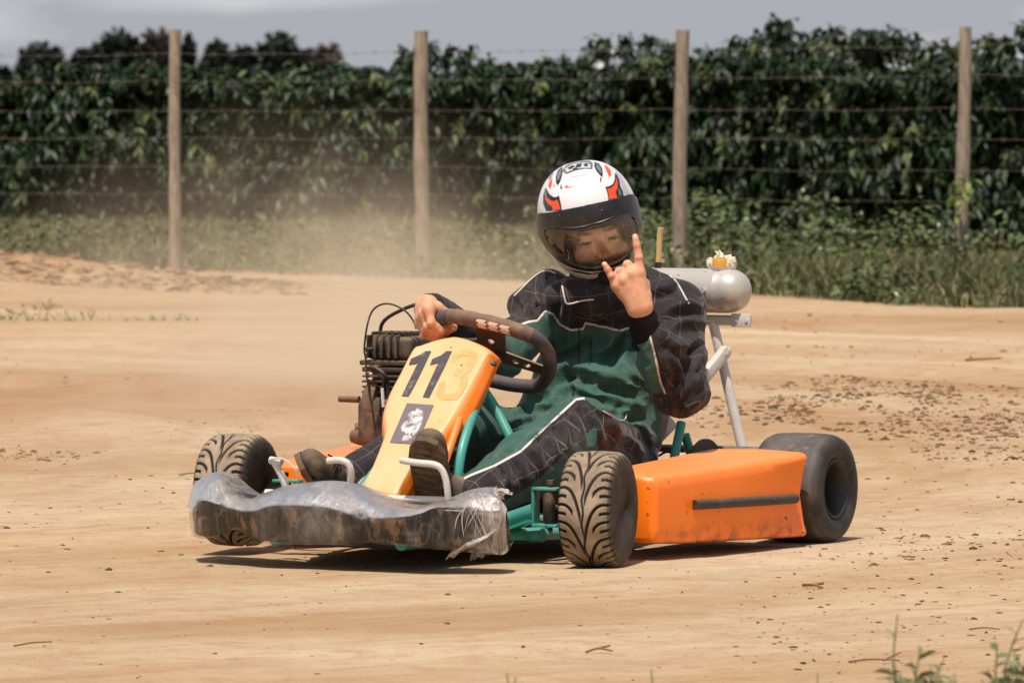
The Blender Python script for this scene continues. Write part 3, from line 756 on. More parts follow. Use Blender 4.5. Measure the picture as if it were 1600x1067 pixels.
# --- side pods
def pod(s, name_label):
    mb = MB()
    # stations along u: (u, v_outer, v_inner, z_bottom, z_top)
    st = [(-.175, .505, .42, .050, .186), (-.185, .522, .40, .042, .192), (-.30, .540, .34, .036, .197), (-.5, .565, .33, .030, .204), (-.66, .585, .33, .026, .211), (-.765, .597, .34, .024, .217), (-.795, .602, .345, .024, .220), (-.812, .604, .36, .024, .220)]
    rows = []
    for (u, vo, vi, zb, zt) in st:
        d = .018
        concave = .012*max(0, (-.6-u)/.25) if u < -.6 else 0
        ring = [(vo-.004, zb+.008), (vo-concave, zb+.03), (vo-.002-concave*1.6, (zb+zt)/2), (vo-concave, zt-.03), (vo-.003, zt-.012), (vo-.010, zt-.003), (vo-.022, zt+.001), ((vo+vi)/2, zt+.006), (vi+.01, zt+.004), (vi, zt-.006), (vi, zb+.02), (vi+.01, zb), (vo-.03, zb), (vo-.012, zb+.001)]
        off = .03 if u < -.79 else 0
        rows.append([mb.bm.verts.new((u+ (0.0 if not off else .012*math.sin((z-zb)/(zt-zb)*math.pi)), v*s, z)) for v, z in ring])
    # the inner top corner reaches back along the wheel
    n = len(rows[0])
    for a, b in zip(rows[:-1], rows[1:]):
        for j in range(n): mb.bm.faces.new((a[j], a[(j+1) % n], b[(j+1) % n], b[j]))
    mb.bm.faces.new(rows[0]); mb.bm.faces.new(rows[-1][::-1])
    o = mb.build('side_pod', orange, kart, auto=50)
    bv = o.modifiers.new('round', 'BEVEL'); bv.width = .005; bv.segments = 3; bv.limit_method = 'ANGLE'; bv.angle_limit = R(40)
    if name_label: o['label'] = name_label
    if s > 0:
        a, b = P(1088, 789, v=.55), P(1244, 779, v=.59)
        a = Vector((a.x, .548*1, a.z)); 
        mb = MB()
        def on(u): return np.interp(-u, [.175, .30, .5, .66, .765, .812], [.522, .540, .565, .585-.004, .597-.010, .604-.012])
        q = [Vector((u, on(u)+.002, np.interp(u, [b.x, a.x], [b.z, a.z]))) for u in np.linspace(a.x, b.x, 12)]
        mb.tube(q, .0115, 12)
        for t in (.2, .78):
            i = int(t*11); mb.lathe([(0, .004), (.004, .004), (.004, .0001)], q[i]+Vector((0, .0095, 0)), (0, 1, 0), 8)
        o2 = mb.build('trim_strip', blackp, o)
    return o
pod(1, 'large scuffed orange side pod with a black strip'); pod(-1, 'orange side pod on the engine side, partly hidden')

# --- front bumper with cling film
bump_m = M('bumper_plastic', .4, spec=.35)
bn = bump_m.noise(9, 6, .7, stretch=(1, 1.6, .8)); bn2 = bump_m.noise(30, 5, .7, stretch=(1, 1.5, .35))
bc = bump_m.mix(bump_m.ramp(bn, .53, .58), lin((20, 19, 22)), lin((112, 82, 54)))
bc = bump_m.mix(bump_m.ramp(bn2, .52, .66), bc, lin((64, 52, 42)))
bump_m.color(bc); bump_m.rough(bump_m.math('ADD', bump_m.math('MULTIPLY', bump_m.ramp(bn, .50, .56), .5), .28)); bump_m.bump(bn2, .002, .6)
topL = [(296, 790), (303, 760), (315, 748), (335, 739.5), (352, 745), (372, 762), (395, 775), (415, 770), (437, 762.5), (470, 757), (504, 754), (530, 756), (553, 761), (575, 769), (595, 778), (630, 789), (658, 790.5), (680, 786), (700, 780), (735, 768), (770, 764), (784, 769), (791, 782)]
ridL = [(296, 800), (303, 793), (315, 784), (335, 788), (352, 793), (372, 797), (395, 799), (415, 795), (437, 792), (470, 793), (504, 795), (530, 800), (553, 808), (575, 813), (595, 812), (630, 810), (658, 804), (680, 796), (700, 797), (735, 800), (770, 800), (784, 800), (791, 802)]
botL = [(296, 834), (303, 838), (315, 841), (335, 838), (352, 830), (372, 828), (395, 846), (415, 848), (437, 849), (470, 850), (504, 850), (530, 851), (553, 852), (575, 848), (595, 850), (630, 853), (658, 855), (680, 857), (700, 859), (735, 862), (770, 865), (784, 865), (791, 858)]
def ufront(x):
    t = (x-543)/250; return .42-.10*abs(t)**3
def bumper_rings(off=0.0, top_only=False):
    rings = []
    for (xa, ya), (xb, yb), (xc, yc) in zip(topL, ridL, botL):
        u = ufront(xa)
        ks = float(np.interp(xa, [690, 785], [1, .35]))
        T = P(xa, ya, u=u-.085*ks); Rg = P(xb, yb, u=u); B = P(xc, yc, u=u-.01)
        v = Rg.y
        up = (T-Rg).normalized(); 
        cz = (Rg.z+B.z)/2; cu = u-.05
        ring = [(T.x-.10*ks, T.z-.035), (T.x-.055*ks, T.z-.006), (T.x-.02*ks, T.z+.0), (T.x+.012, T.z-.006), (T.x*.5+Rg.x*.5+.006, T.z*.5+Rg.z*.5+.003), (Rg.x-.006, Rg.z+.004), (Rg.x, Rg.z-.004), (Rg.x-.004, Rg.z*.6+B.z*.4), (Rg.x-.006, Rg.z*.3+B.z*.7), (B.x, B.z+.005), (B.x-.008, B.z), (B.x-.06*ks, B.z+.004), (T.x-.10*ks, B.z+.02)]
        vv = [T.y-.02*(1-ks)]*4+[(T.y+v)/2]+[v]*5+[B.y]*2+[T.y]
        r2 = []
        for (a, z), v in zip(ring, vv):
            d = Vector((a-cu, 0, z-cz)); d = d.normalized()*off if off else Vector((0, 0, 0))
            r2.append(Vector((a, v, z))+d)
        rings.append(r2)
    return rings
def loft(rings, name, mat, parent, closed_ring=True, caps=True, sub=2):
    mb = MB(); rr = [[mb.bm.verts.new(p) for p in r] for r in rings]; n = len(rr[0])
    for a, b in zip(rr[:-1], rr[1:]):
        for j in range(n if closed_ring else n-1): mb.bm.faces.new((a[j], a[(j+1) % n], b[(j+1) % n], b[j]))
    if caps: mb.bm.faces.new(rr[0]); mb.bm.faces.new(rr[-1][::-1])
    o = mb.build(name, mat, parent, auto=0)
    for p in o.data.polygons: p.use_smooth = True
    if sub: m = o.modifiers.new('sub', 'SUBSURF'); m.levels = m.render_levels = sub
    return o
bumper = loft(bumper_rings(), 'front_bumper', bump_m, kart); bumper['label'] = 'black muddy front bumper wrapped in torn clear film'
film = M('cling_film', .16, spec=.7)
fn = film.noise(17, 6, .72, stretch=(1, 2.4, .35), dist=.8); fn2 = film.noise(7, 5, .6, dist=.8); fn3 = film.noise(60, 5, .7, stretch=(1, 1.6, .4), dist=1.5)
fc0 = film.mix(film.ramp(fn2, .35, .7), lin((212, 202, 192)), lin((160, 148, 138)))
fc0 = film.mix(film.math('MULTIPLY', film.ramp(film.noise(15, 6, .75), .44, .66), .7), fc0, lin((122, 98, 76)))
fc0 = film.mix(film.ramp(film.noise(110, 3, .5), .70, .73), fc0, lin((60, 44, 34)))
film.color(fc0)
film.bump(fn2, .010, .5); film.bump(fn, .006, .7); film.bump(fn3, .003, .6)
dn_ = film.attr('dens')
film.rough(film.math('ADD', .10, film.math('MULTIPLY', fn2, .18)))
cov = film.math('ADD', film.math('MULTIPLY', film.ramp(fn, .56, .70), .10), film.math('MULTIPLY', film.ramp(fn3, .62, .74), .05))
cov = film.math('ADD', cov, film.math('MULTIPLY', dn_, .95), clamp=True)
_tr = N(film.t, 'ShaderNodeBsdfTransparent'); _tr.inputs[0].default_value = (.97, .95, .92, 1)
_gl = N(film.t, 'ShaderNodeBsdfGlossy'); _gl.inputs[0].default_value = (1, .93, .84, 1); _gl.inputs['Roughness'].default_value = .2; film.L(film.bumpin, _gl.inputs['Normal'])
_fr = N(film.t, 'ShaderNodeFresnel'); _fr.inputs[0].default_value = 1.5; film.L(film.bumpin, _fr.inputs['Normal'])
_m1 = N(film.t, 'ShaderNodeMixShader'); film.L(cov, _m1.inputs[0]); film.L(_tr.outputs[0], _m1.inputs[1]); film.L(film.b.outputs[0], _m1.inputs[2])
_m2 = N(film.t, 'ShaderNodeMixShader'); film.L(film.math('ADD', film.math('MULTIPLY', film.math('MULTIPLY', _fr.outputs[0], .9), film.math('ADD', film.math('POWER', dn_, 2.0), .04)), .004, clamp=True), _m2.inputs[0]); film.L(_m1.outputs[0], _m2.inputs[1]); film.L(_gl.outputs[0], _m2.inputs[2])
film.L(_m2.outputs[0], film.out.inputs[0])
# film follows the bumper, a few millimetres proud, slack and creased
fr = bumper_rings(.0035)
NR, NC = 420, 130
A = np.array([[list(p) for p in r] for r in fr]); 
def resample(A, n0, n1):
    def rs(a, n):                          # catmull along axis 0
        k = len(a); t = np.linspace(0, k-1-1e-6, n); i = t.astype(int); f = (t-i)[:, None, None]
        g = lambda j: a[np.clip(j, 0, k-1)]
        p0, p1, p2, p3 = g(i-1), g(i), g(i+1), g(i+2)
        return .5*((2*p1)+(p2-p0)*f+(2*p0-5*p1+4*p2-p3)*f*f+(p3-p0+3*(p1-p2))*f**3)
    B = rs(A, n0); return rs(B.transpose(1, 0, 2), n1).transpose(1, 0, 2)
B = resample(A, NR, NC)
S, Tt = np.meshgrid(np.linspace(0, 1, NR), np.linspace(0, 1, NC), indexing='ij')
nrm = np.cross(np.gradient(B, axis=0), np.gradient(B, axis=1)); nrm /= np.linalg.norm(nrm, axis=2, keepdims=True)+1e-9
cen = B.mean(1, keepdims=True); sgn = np.sign(((B-cen)*nrm).sum(-1, keepdims=True)); nrm = nrm*sgn
def rdg(f1, f2, sd, pw): return np.clip(1-np.abs(fbm(S*f1+.15*fbm(S*9, Tt*4, S*0+sd, 2), Tt*f2, S*0+sd, 3))*(2.2+.5*pw), 0, 1)**1.5
cr1 = rdg(9, 3.2, 3, 5); cr2 = rdg(20, 6, 9, 4); cr3 = rdg(40, 3, 15, 4)
endR = np.clip((S-.84)/.1, 0, 1); endL = np.clip((.12-S)/.1, 0, 1)
slack = .0012+.0055*cr1*(1+2.0*endR+.8*endL)+.0034*cr2*(1+2.2*endR+1.6*endL)+.0015*cr3*(1+1.5*endR)+.006*endR*np.abs(fbm(S*24, Tt*6, S*0+3, 3))
creases = np.clip(.55*cr1+.6*cr2+.45*cr3, 0, 1)
dens = (.58+.55*fbm(S*9, Tt*4, S*0+11, 3))*np.clip((.46+.05*fbm(S*14, S*0, S*0+2, 3)-Tt)/.05, 0, 1)+.02+.25*np.clip(fbm(S*12, Tt*1.5, S*0+21, 3), 0, 1)
dens = np.clip(dens*.92+.10*endR, 0, .95)
dens = np.clip(dens+creases*(.17+.65*endR+.45*endL+.25*(Tt < .45)), 0, 1)+.22*np.clip((.12-S)/.1, 0, 1)+.42*np.clip((S-.86)/.08, 0, 1)*(.4+.6*(np.abs(fbm(S*22, Tt*5, S*0+5, 3))))
ii = np.arange(NR*NC).reshape(NR, NC); F = np.stack([ii[:-1, :-1], ii[1:, :-1], ii[1:, 1:], ii[:-1, 1:]], -1).reshape(-1, 4)
mesh_obj('plastic_film', B.reshape(-1, 3), F, film, bumper, attrs={'dens': ('FLOAT', dens)})
# hanging torn film at the end next to the teal axle, and its creases
def rag(path, w0, name, parent, mat, dn, seed, amp=.006):
    path = spline(path, 10); n = len(path); r = np.random.default_rng(seed); m = 26
    V = []; 
    for i, p in enumerate(path):
        t = i/(n-1)
        for j in range(m):
            a = j/(m-1)-.5; wv = w0[0]*(1-t)+w0[1]*t
            q = Vector((.012*math.sin(a*14+t*5), a*wv*.9, a*wv*.35+.004*math.sin(a*30+t*7)))
            V.append(p+q+Vector(fbm(np.array([a*9]), np.array([t*5]), np.array([seed+.5*k]), 3)[0]*amp for k in range(3)))
    V = np.array([list(v) for v in V]); ii = np.arange(n*m).reshape(n, m)
    F = np.stack([ii[:-1, :-1], ii[1:, :-1], ii[1:, 1:], ii[:-1, 1:]], -1).reshape(-1, 4)
    return mesh_obj(name, V, F, mat, parent, attrs={'dens': ('FLOAT', np.full(len(V), dn))})
rag([P(765, 768, u=.30), P(772, 800, u=.335), P(764, 840, u=.34), P(758, 866, u=.335)], (.05, .10), 'film_shred', bumper, film, .35, 3)
rag([P(768, 835, u=.345), P(738, 850, u=.36), P(716, 861, u=.365), P(705, 868, u=.36)], (.05, .02), 'film_shred', bumper, film, .6, 5)
rag([P(690, 795, u=.32), P(725, 780, u=.31), P(760, 772, u=.29), P(785, 778, u=.28)], (.03, .05), 'film_shred', bumper, film, .7, 8)
r_ = random.Random(4)
filmw = M('film_crease', .35, spec=.6); filmw.color(lin((214, 200, 184))); filmw.b.inputs['Alpha'].default_value = .45
def fcrease(p0, p1, mid, r):
    mb = MB(); mb.tube(spline([p0, mid, p1], 6), [.0004+r*math.sin(i/12*math.pi) for i in range(13)], 5); mb.build('film_crease', filmw, bumper)
for k in range(12):
    x0 = r_.uniform(722, 775); x1 = min(x0+r_.uniform(-30, 30), 786); y0 = r_.uniform(775, 800); y1 = r_.uniform(820, 860)
    p0 = P(x0, y0, u=ufront(x0)-.004); p1 = P(x1, y1, u=ufront(x1)+.004)
    fcrease(p0, p1, (p0+p1)/2+Vector((.005, r_.uniform(-.01, .01), r_.uniform(-.01, .01))), .0011*r_.random())
# --- nose panel (number plate)
plate = M('plate_plastic', .36, spec=.45)
pcol = plate.mix(plate.ramp(plate.noise(6, 4, .6), .3, .75), lin((210, 168, 112)), lin((214, 182, 140)))
pcol = plate.mix(plate.ramp(plate.attr('edge'), .15, .85), pcol, lin((246, 124, 6)))
pcol = plate.mix(plate.math('MULTIPLY', plate.ramp(plate.noise(26, 6, .7), .55, .75), .5), pcol, lin((200, 158, 108)))
pcol = plate.mix(plate.ramp(plate.noise(75, 2, .4), .755, .775), pcol, lin((96, 52, 20)))
pcol = plate.mix(plate.ramp(plate.noise(19, 3, .5), .74, .76), pcol, lin((150, 86, 36)))
plate.color(pcol); plate.bump(plate.noise(60, 4, .6), .0005)
# plane of the plate: x along driver's left, y up the plate
B0 = P(590, 769, v=0.0); T0 = P(715, 530, v=0.0)
Ey = (T0-B0).normalized(); Ex = Vector((0, 1, 0)); En = Ex.cross(Ey).normalized()
if En.x < 0: En = -En
plen = (T0-B0).length
def pp(x, y):                                # photo pixel -> plate coordinates (metres across, metres up)
    # intersect the view ray with the plate's plane
    a = (x-800)/FPX; b = (y-HY)/FPX
    o = Vector((0, 0, CAMH)); d = Vector((a, 1, -b))
    mw = kart.matrix_basis; inv = Matrix.Rotation(R(118), 4, 'Z') @ Matrix.Translation((-KO[0], -KO[1], 0))
    o2 = inv @ o; d2 = (inv.to_3x3() @ d)
    t = (B0-o2).dot(En)/d2.dot(En); q = o2+d2*t-B0
    return Vector((q.dot(Ex), q.dot(Ey)))
def pl(x, y, h=0.0): return B0+Ex*x+Ey*y+En*h
outl = [(565.5, 763), (578, 735), (592, 700), (599, 677), (597, 648), (605, 617), (625, 580), (645, 543), (657, 537), (680, 529), (704, 524), (716, 524), (735, 529), (757, 539), (766, 548), (761, 556), (744, 590), (722, 630), (705, 658), (680, 690), (648, 722), (628, 755), (616, 775), (590, 770)]
o2d = [pp(x, y) for x, y in outl]
o2d = [Vector((p.x, p.y)) for p in spline([(p.x, p.y, 0) for p in o2d], 3, closed=True)]
cxy = sum(o2d, Vector((0, 0)))/len(o2d)
mb = MB(); layers = [(1.0, -.045, 1.0), (1.0, -.03, 1.0), (.995, -.014, .8), (.975, -.003, .45), (.93, .0, .12), (.86, .0005, 0.0), (.6, .001, 0.0), (.3, .001, 0.0)]
el = mb.bm.verts.layers.float.new('edge'); rows = []
for kx, (s, h, e) in enumerate(layers):
    row = []
    for p in o2d:
        q = cxy+(p-cxy)*s if s < .9 else p+(cxy-p).normalized()*((1-s)*.16)
        flare = Vector((0, 0, 0))
        out = (p-cxy).normalized()
        q2 = q+out*(.016*max(0, -h/.045))*(1.0 if h < -.01 else .4)
        v = mb.bm.verts.new(pl(q2.x, q2.y, h)); v[el] = e; row.append(v)
    rows.append(row)
for a, b in zip(rows[:-1], rows[1:]):
    n = len(a)
    for j in range(n): mb.bm.faces.new((a[j], a[(j+1) % n], b[(j+1) % n], b[j]))
cv = mb.bm.verts.new(pl(cxy.x, cxy.y, .001)); cv[el] = 0
for j in range(len(rows[-1])): mb.bm.faces.new((rows[-1][j], rows[-1][(j+1) % len(rows[-1])], cv))
nose = mb.build('nose_panel', plate, kart, auto=70)
sm = nose.modifiers.new('shell', 'SOLIDIFY'); sm.thickness = .003; sm.offset = -1
def decal(px_pts, name, mat, h=.0022, th=.0006):
    q = [pp(x, y) for x, y in px_pts]; mb = MB()
    mb.prism([pl(p.x, p.y, h) for p in q], En*th); return mb.build(name, mat, nose, auto=0)
num = M('number_film', .5); num.color(num.mix(num.ramp(num.noise(40, 6, .75), .54, .74), lin((66, 58, 60)), lin((150, 134, 120))))
fnum = M('faded_number', .5); fnum.color(fnum.mix(fnum.ramp(fnum.noise(30, 5, .7), .45, .75), lin((226, 152, 84)), lin((216, 174, 132))))
def c2(pts): return [(530+x/4.105, 460+y/4.105) for x, y in pts]     # read off an enlarged crop
decal(c2([(592, 368), (556, 368), (520, 392), (462, 418), (448, 456), (492, 450), (508, 440), (402, 656), (445, 660), (480, 600), (540, 480)]), 'digit_one', num)
decal(c2([(724, 368), (690, 368), (655, 396), (600, 418), (584, 458), (625, 448), (640, 438), (537, 662), (578, 668), (620, 585), (680, 465)]), 'digit_one', num)
three = c2([(768, 362), (835, 360), (880, 372), (886, 396), (868, 450), (846, 490), (812, 512), (826, 540), (822, 580), (790, 640), (756, 676), (690, 684), (640, 672), (622, 640), (640, 580), (668, 560), (684, 566), (672, 625), (700, 644), (742, 640), (772, 600), (784, 552), (768, 530), (740, 524), (750, 490), (784, 486), (812, 462), (834, 412), (826, 398), (782, 394), (756, 412), (740, 440), (716, 436), (734, 390)])
th_pts = [pp(x, y) for x, y in three]
decal(three, 'faded_three', fnum, .0016, .0002)
stk = M('worn_sticker', .5)
sn = stk.noise(30, 6, .7, dist=1.4)
sg_ = stk.ramp(stk.attr('blob'), .40, .62)
stk.color(stk.mix(stk.math('MULTIPLY', stk.ramp(sn, .44, .54), sg_), lin((108, 96, 98)), lin((222, 206, 200))))
q = [pp(x, y) for x, y in c2([(436, 702), (608, 714), (500, 966), (326, 954)])]
NXs, NYs = 30, 40; V = []; bl = []
for i in range(NXs):
    for j in range(NYs):
        s, t = i/(NXs-1), j/(NYs-1)
        p = (q[0]*(1-s)+q[1]*s)*(1-t)+(q[3]*(1-s)+q[2]*s)*t
        V.append(pl(p.x, p.y, .0026)); bl.append(1.15-((s-.5)/.42)**2-((t-.52)/.5)**2)
ii = np.arange(NXs*NYs).reshape(NXs, NYs); F = np.stack([ii[:-1, :-1], ii[1:, :-1], ii[1:, 1:], ii[:-1, 1:]], -1).reshape(-1, 4)
mesh_obj('sticker', np.array([list(v) for v in V]), F, stk, nose, attrs={'blob': ('FLOAT', bl)})
mb = MB(); p = pp(761, 561)
mb.lathe([(0, .0001), (0, .008), (.004, .0075), (.006, .004), (.006, .0001)][::-1], pl(p.x+.012, p.y, -.014), (En+Ex*.8).normalized(), 14); mb.build('bolt', blackp, nose)
mb = MB(); mb.box(pl(.02, .05, -.05), (.02, .03, .06)); mb.tube([pl(.02, .05, -.05), pl(.01, .12, -.03), P(722, 700, v=.12)], .008, 8); mb.tube([pl(.01, .12, -.03), pl(.0, plen*.8, -.035), P(757, 612, v=.06)], .008, 8)
mb.build('panel_bracket', steel, nose)
# orange upright behind the plate
a = P(718, 668, v=.10); b = P(694, 725, v=.12)
mb = MB(); mb.tube([a+Vector((0, 0, .02)), b, b+Vector((.02, 0, -.05))], .009, 10); mb.build('panel_stay', orange, kart)

# --- steering wheel
grip = dusty('wheel_grip', lin((96, 72, 60)), .75, amount=.5, scale=20, updust=.2, c2=lin((92, 66, 58)))
grip2 = dusty('wheel_grip_side', lin((66, 56, 56)), .7, amount=.3, scale=20, updust=.15, c2=lin((56, 56, 66)))
hub = dusty('wheel_spoke', lin((112, 88, 72)), .5, .5, amount=.4, updust=.2)
SC = P(769, 547, v=.02)
al = R(50); ro = R(20)
sa = Vector((0, 1, 0)); sb = Vector((math.sin(al), 0, math.cos(al)))
A_ = sa*math.cos(ro)-sb*math.sin(ro); B_ = sb*math.cos(ro)+sa*math.sin(ro); Cn = A_.cross(B_)
def sw(x, y, z=0): return SC+A_*x+B_*y+Cn*z
wheel = empty('steering_wheel'); wheel.parent = kart
Wp = [(x*.905, y*(1.14 if y < -.05 else 1)) for x, y in [(-.075, .104), (0, .108), (.075, .104), (.118, .092), (.146, .055), (.155, .005), (.148, -.045), (.118, -.088), (.06, -.106), (0, -.110), (-.06, -.106), (-.118, -.088), (-.148, -.045), (-.155, .005), (-.146, .055), (-.118, .092)]]
wring = spline([(x, y, 0) for x, y in Wp], 6, closed=True)
mb = MB(); mb.tube([sw(p.x, p.y) for p in wring], .0165, 16, closed=True); rimo = mb.build('grip', grip2, wheel)
mb = MB(); top = [(-.100, .0957), (-.068, .104), (0, .108), (.068, .104), (.100, .0957)]
tp = spline([(x, y, 0) for x, y in top], 8)
mb.tube([sw(p.x, p.y) for p in tp], [.0180+.0006*math.sin(i*1.3) for i in range(len(tp))], 16); mb.build('grip_cover', grip, wheel)
# worn lettering, only fragments left
lt = dusty('worn_letter', lin((222, 196, 168)), .6, amount=.3, scale=30); lr = dusty('worn_letter_edge', lin((150, 62, 44)), .6, amount=.3, scale=30)
def patch(x0, x1, a0, a1, rad, mat, parts=None):
    """a curved patch on the top grip between stations x0..x1 and angles a0..a1"""
    n = 8; V = []; 
    for i in range(n+1):
        x = x0+(x1-x0)*i/n; y = .1085-.78*x*x
        for j in range(n+1):
            a = a0+(a1-a0)*j/n; x_ = x+.0035*math.sin(j*1.9+x0*900)*(1 if i in (0, n) else .3)+.006*(j/n-.5); V.append(sw(x_, y+math.cos(a)*rad, math.sin(a)*rad*CS))
    ii = np.arange((n+1)**2).reshape(n+1, n+1); F = np.stack([ii[:-1, :-1], ii[1:, :-1], ii[1:, 1:], ii[:-1, 1:]], -1).reshape(-1, 4)
    return mesh_obj('worn_letter', np.array([list(v) for v in V]), F, mat, wheel)
CS = 1 if Cn.x > 0 else -1
for x0, x1 in ((-.026, -.006), (.001, .022), (.029, .050)):
    patch(x0-.003, x1+.003, R(20), R(104), .0187, lr); patch(x0, x1, R(26), R(92), .0191, lt)
# hub and spokes
mb = MB()
def spoke(p, q, w0, w1, holes):
    n = 12; d = (Vector((*q, 0))-Vector((*p, 0))); L_ = d.length; d.normalize(); s = Vector((-d.y, d.x, 0))
    for i in range(n):
        t0, t1 = i/n, (i+1)/n
    out = [(0, w0), (L_*.5, (w0+w1)/2), (L_, w1)]
    pts = [Vector((*p, 0))+d*t+s*w for t, w in out]+[Vector((*p, 0))+d*t-s*w for t, w in out[::-1]]
    # panel with round holes: build strips around the holes
    m2 = MB(); A0 = Vector((*p, 0))
    hs = [L_*h for h in holes]; cuts = sorted([0]+[c for h in hs for c in (h-.011, h+.011)]+[L_])
    def wd(t): return w0+(w1-w0)*t/L_
    def addq(poly):
        mb.prism([sw(v.x, v.y, .004*CS) for v in poly], Cn*(-.004*CS))
    for a, b in zip(cuts[:-1], cuts[1:]):
        hc = [h for h in hs if a < h < b]
        if not hc: addq([A0+d*a+s*wd(a), A0+d*b+s*wd(b), A0+d*b-s*wd(b), A0+d*a-s*wd(a)]); continue
        h = hc[0]; r = .0085
        for sg in (1, -1):
            arc = [A0+d*(h-r*math.cos(k/8*math.pi))+s*sg*r*math.sin(k/8*math.pi) for k in range(9)]
            addq(([A0+d*a+s*sg*wd(a)]+[A0+d*a]+arc+[A0+d*b]+[A0+d*b+s*sg*wd(b)])[::sg])
spoke((.0, -.01), (.137, -.03), .026, .016, (.42, .62)); spoke((0, -.01), (-.137, -.03), .026, .016, (.42, .62)); spoke((0, -.01), (0, .100), .034, .036, (.45,))
mb.lathe([(-.004, .0001), (-.004, .034), (.006, .034), (.006, .0001)], sw(0, -.005, -.006*CS), Cn, 24)
for k in range(3): mb.lathe([(-.009, .0001), (-.009, .006), (.0, .006)], sw(.022*math.cos(k*2.09), -.005+.022*math.sin(k*2.09), 0), Cn*CS, 6)
mb.build('spoke', hub, wheel)
mb = MB(); mb.tube([sw(0, -.005, 0), P(745, 640, v=.02), (.02, .0, .12)], .0095, 12); mb.build('steering_column', steel, kart)

# --- pedals and guard bars
def bar(pts, r, name='pedal_bar', lab=None, n=8):
    mb = MB(); mb.tube(spline(pts, n), r, 12); return mb.build(name, whitep, kart)
pd = empty('pedal_bar'); pd.parent = kart
mb = MB()
q = [P(626, 719, u=.235), P(650, 723, u=.235), P(678, 726, u=.235), P(690, 734, u=.23), P(697, 752, u=.225), P(700, 778, u=.22), P(700, 800, u=.21)]
mb.tube(spline(q, 6), .0078, 12); mb.build('brake_pedal', whitep, kart)
mb = MB()
q = [P(512, 720, u=.24), P(530, 719, u=.24), P(543, 724, u=.235), P(548, 737, u=.23), P(547, 756, u=.22), P(546, 785, u=.2)]
mb.tube(spline(q, 6), .0078, 12); mb.build('throttle_pedal', whitep, kart)
mb = MB()
q = [P(422, 719, u=.21), P(440, 722, u=.21)]
mb.tube(q, .009, 12); q = [P(428, 722, u=.21), P(438, 740, u=.205), P(445, 757, u=.2), P(450, 775, u=.19)]; mb.tube(spline(q, 5), .0085, 12)
mb.tube(spline([P(420, 718, u=.22), P(436, 716, u=.225), P(450, 722, u=.225), P(462, 735, u=.22), P(466, 752, u=.21)], 5), .0022, 6)
mb.build('foot_rest', whitep, kart)
mb = MB(); mb.tube([P(415, 770, u=.2), P(560, 778, u=.2), P(700, 782, u=.2)], .0085, 12); mb.build('front_crossbar', whitep, kart)
bpy.data.objects.remove(pd)
for s in (1, -1):
    mb = MB(); mb.tube(spline([(.34, .17*s, .085), (.25, .2*s, .08), (.2, .21*s, .06)], 4), .009, 10); mb.build('bumper_mount', steel, kart)

# --- seat
seatm = dusty('seat_shell', lin((70, 44, 38)), .5, amount=.35, updust=.1)
rows = []
for k, (u, z, hw_, wrap) in enumerate([(-.52, .075, .13, .05), (-.60, .055, .165, .09), (-.72, .050, .185, .13), (-.84, .075, .19, .16), (-.93, .16, .19, .15), (-.985, .28, .185, .12), (-1.01, .38, .16, .07), (-1.02, .42, .13, .03)]):
    ring = []
    d = Vector((.25, 0, 1)) if k > 3 else Vector((0, 0, 1))
    for j in range(15):
        a = (j/14-.5)*math.pi
        x = math.sin(a)*hw_; lift = (1-math.cos(a))**1.5*wrap
        if k > 4: p = Vector((u+lift*.9, x, z))
        else: p = Vector((u, x, z+lift*(1.0 if k < 4 else 1.4)))
        ring.append(p)
    rows.append(ring)
mb = MB(); rr = [[mb.bm.verts.new(p) for p in r] for r in rows]
for a, b in zip(rr[:-1], rr[1:]):
    for j in range(14): mb.bm.faces.new((a[j], a[j+1], b[j+1], b[j]))
seat = mb.build('seat', seatm, kart, auto=0)
for p in seat.data.polygons: p.use_smooth = True
m = seat.modifiers.new('s', 'SOLIDIFY'); m.thickness = .006; m = seat.modifiers.new('sub', 'SUBSURF'); m.levels = m.render_levels = 2
mb = MB(); a = P(1022, 688, u=-.9); b = P(1046, 664, u=-.93)
d = (b-a).normalized()
mb.box((a+b)/2, ((b-a).length+.03, .006, .034), rot=d.to_track_quat('X', 'Z').to_matrix(), bevel=.002)
mb.lathe([(-.006, .0001), (-.006, .009), (.008, .009), (.008, .0001)], a+Vector((.0, .004, .004)), (0, 1, 0), 10)
mb.build('seat_bracket', whitep, kart)
mb = MB(); mb.tube(spline([P(1030, 712, u=-.9), P(1042, 706, u=-.88), P(1052, 710, u=-.87), P(1058, 720, u=-.87)], 6), .003, 8); mb.build('brake_hose', blackp, kart)

# --- tank stand and tank
mb = MB()
pt, pb = P(1114, 503, u=-1.12), P(1163, 712, u=-1.12)
vT, vB = pt.y, pb.y
mb.tube([pt, pb], .0125, 14)
mb.tube([(pt.x, -.10, pt.z), (pb.x, -.22, pb.z)], .0125, 14)
bz = P(1172, 501, u=-1.12)
mb.tube([(pt.x, -.16, bz.z), (pt.x, bz.y, bz.z)], .0125, 14)
mb.box((pt.x+.012, bz.y-.018, bz.z+.001), (.006, .05, .032), bevel=.001)
for dv in (-.002, -.030): mb.lathe([(0, .0001), (0, .004), (.003, .004), (.003, .0001)], (pt.x+.015, bz.y+dv, bz.z), (1, 0, 0), 8)
q0, q1 = P(1133, 552, u=-1.11), P(1106, 585, u=-1.04); q2 = P(1062, 640, u=-.95)
mb.tube([q0+(q0-q1)*.15, q1, q2], .0115, 12)
d = (q1-q0).normalized(); mb.box((q0+q1)/2+Vector((.006, 0, 0)), ((q1-q0).length*1.3, .02, .030), rot=d.to_track_quat('X', 'Z').to_matrix(), bevel=.004)
mb.lathe([(0, .0001), (0, .008), (.006, .008), (.006, .0001)], q0+Vector((.014, .008, .004)), (.9, .4, 0), 6)
stand = mb.build('tank_stand', whitep, kart)
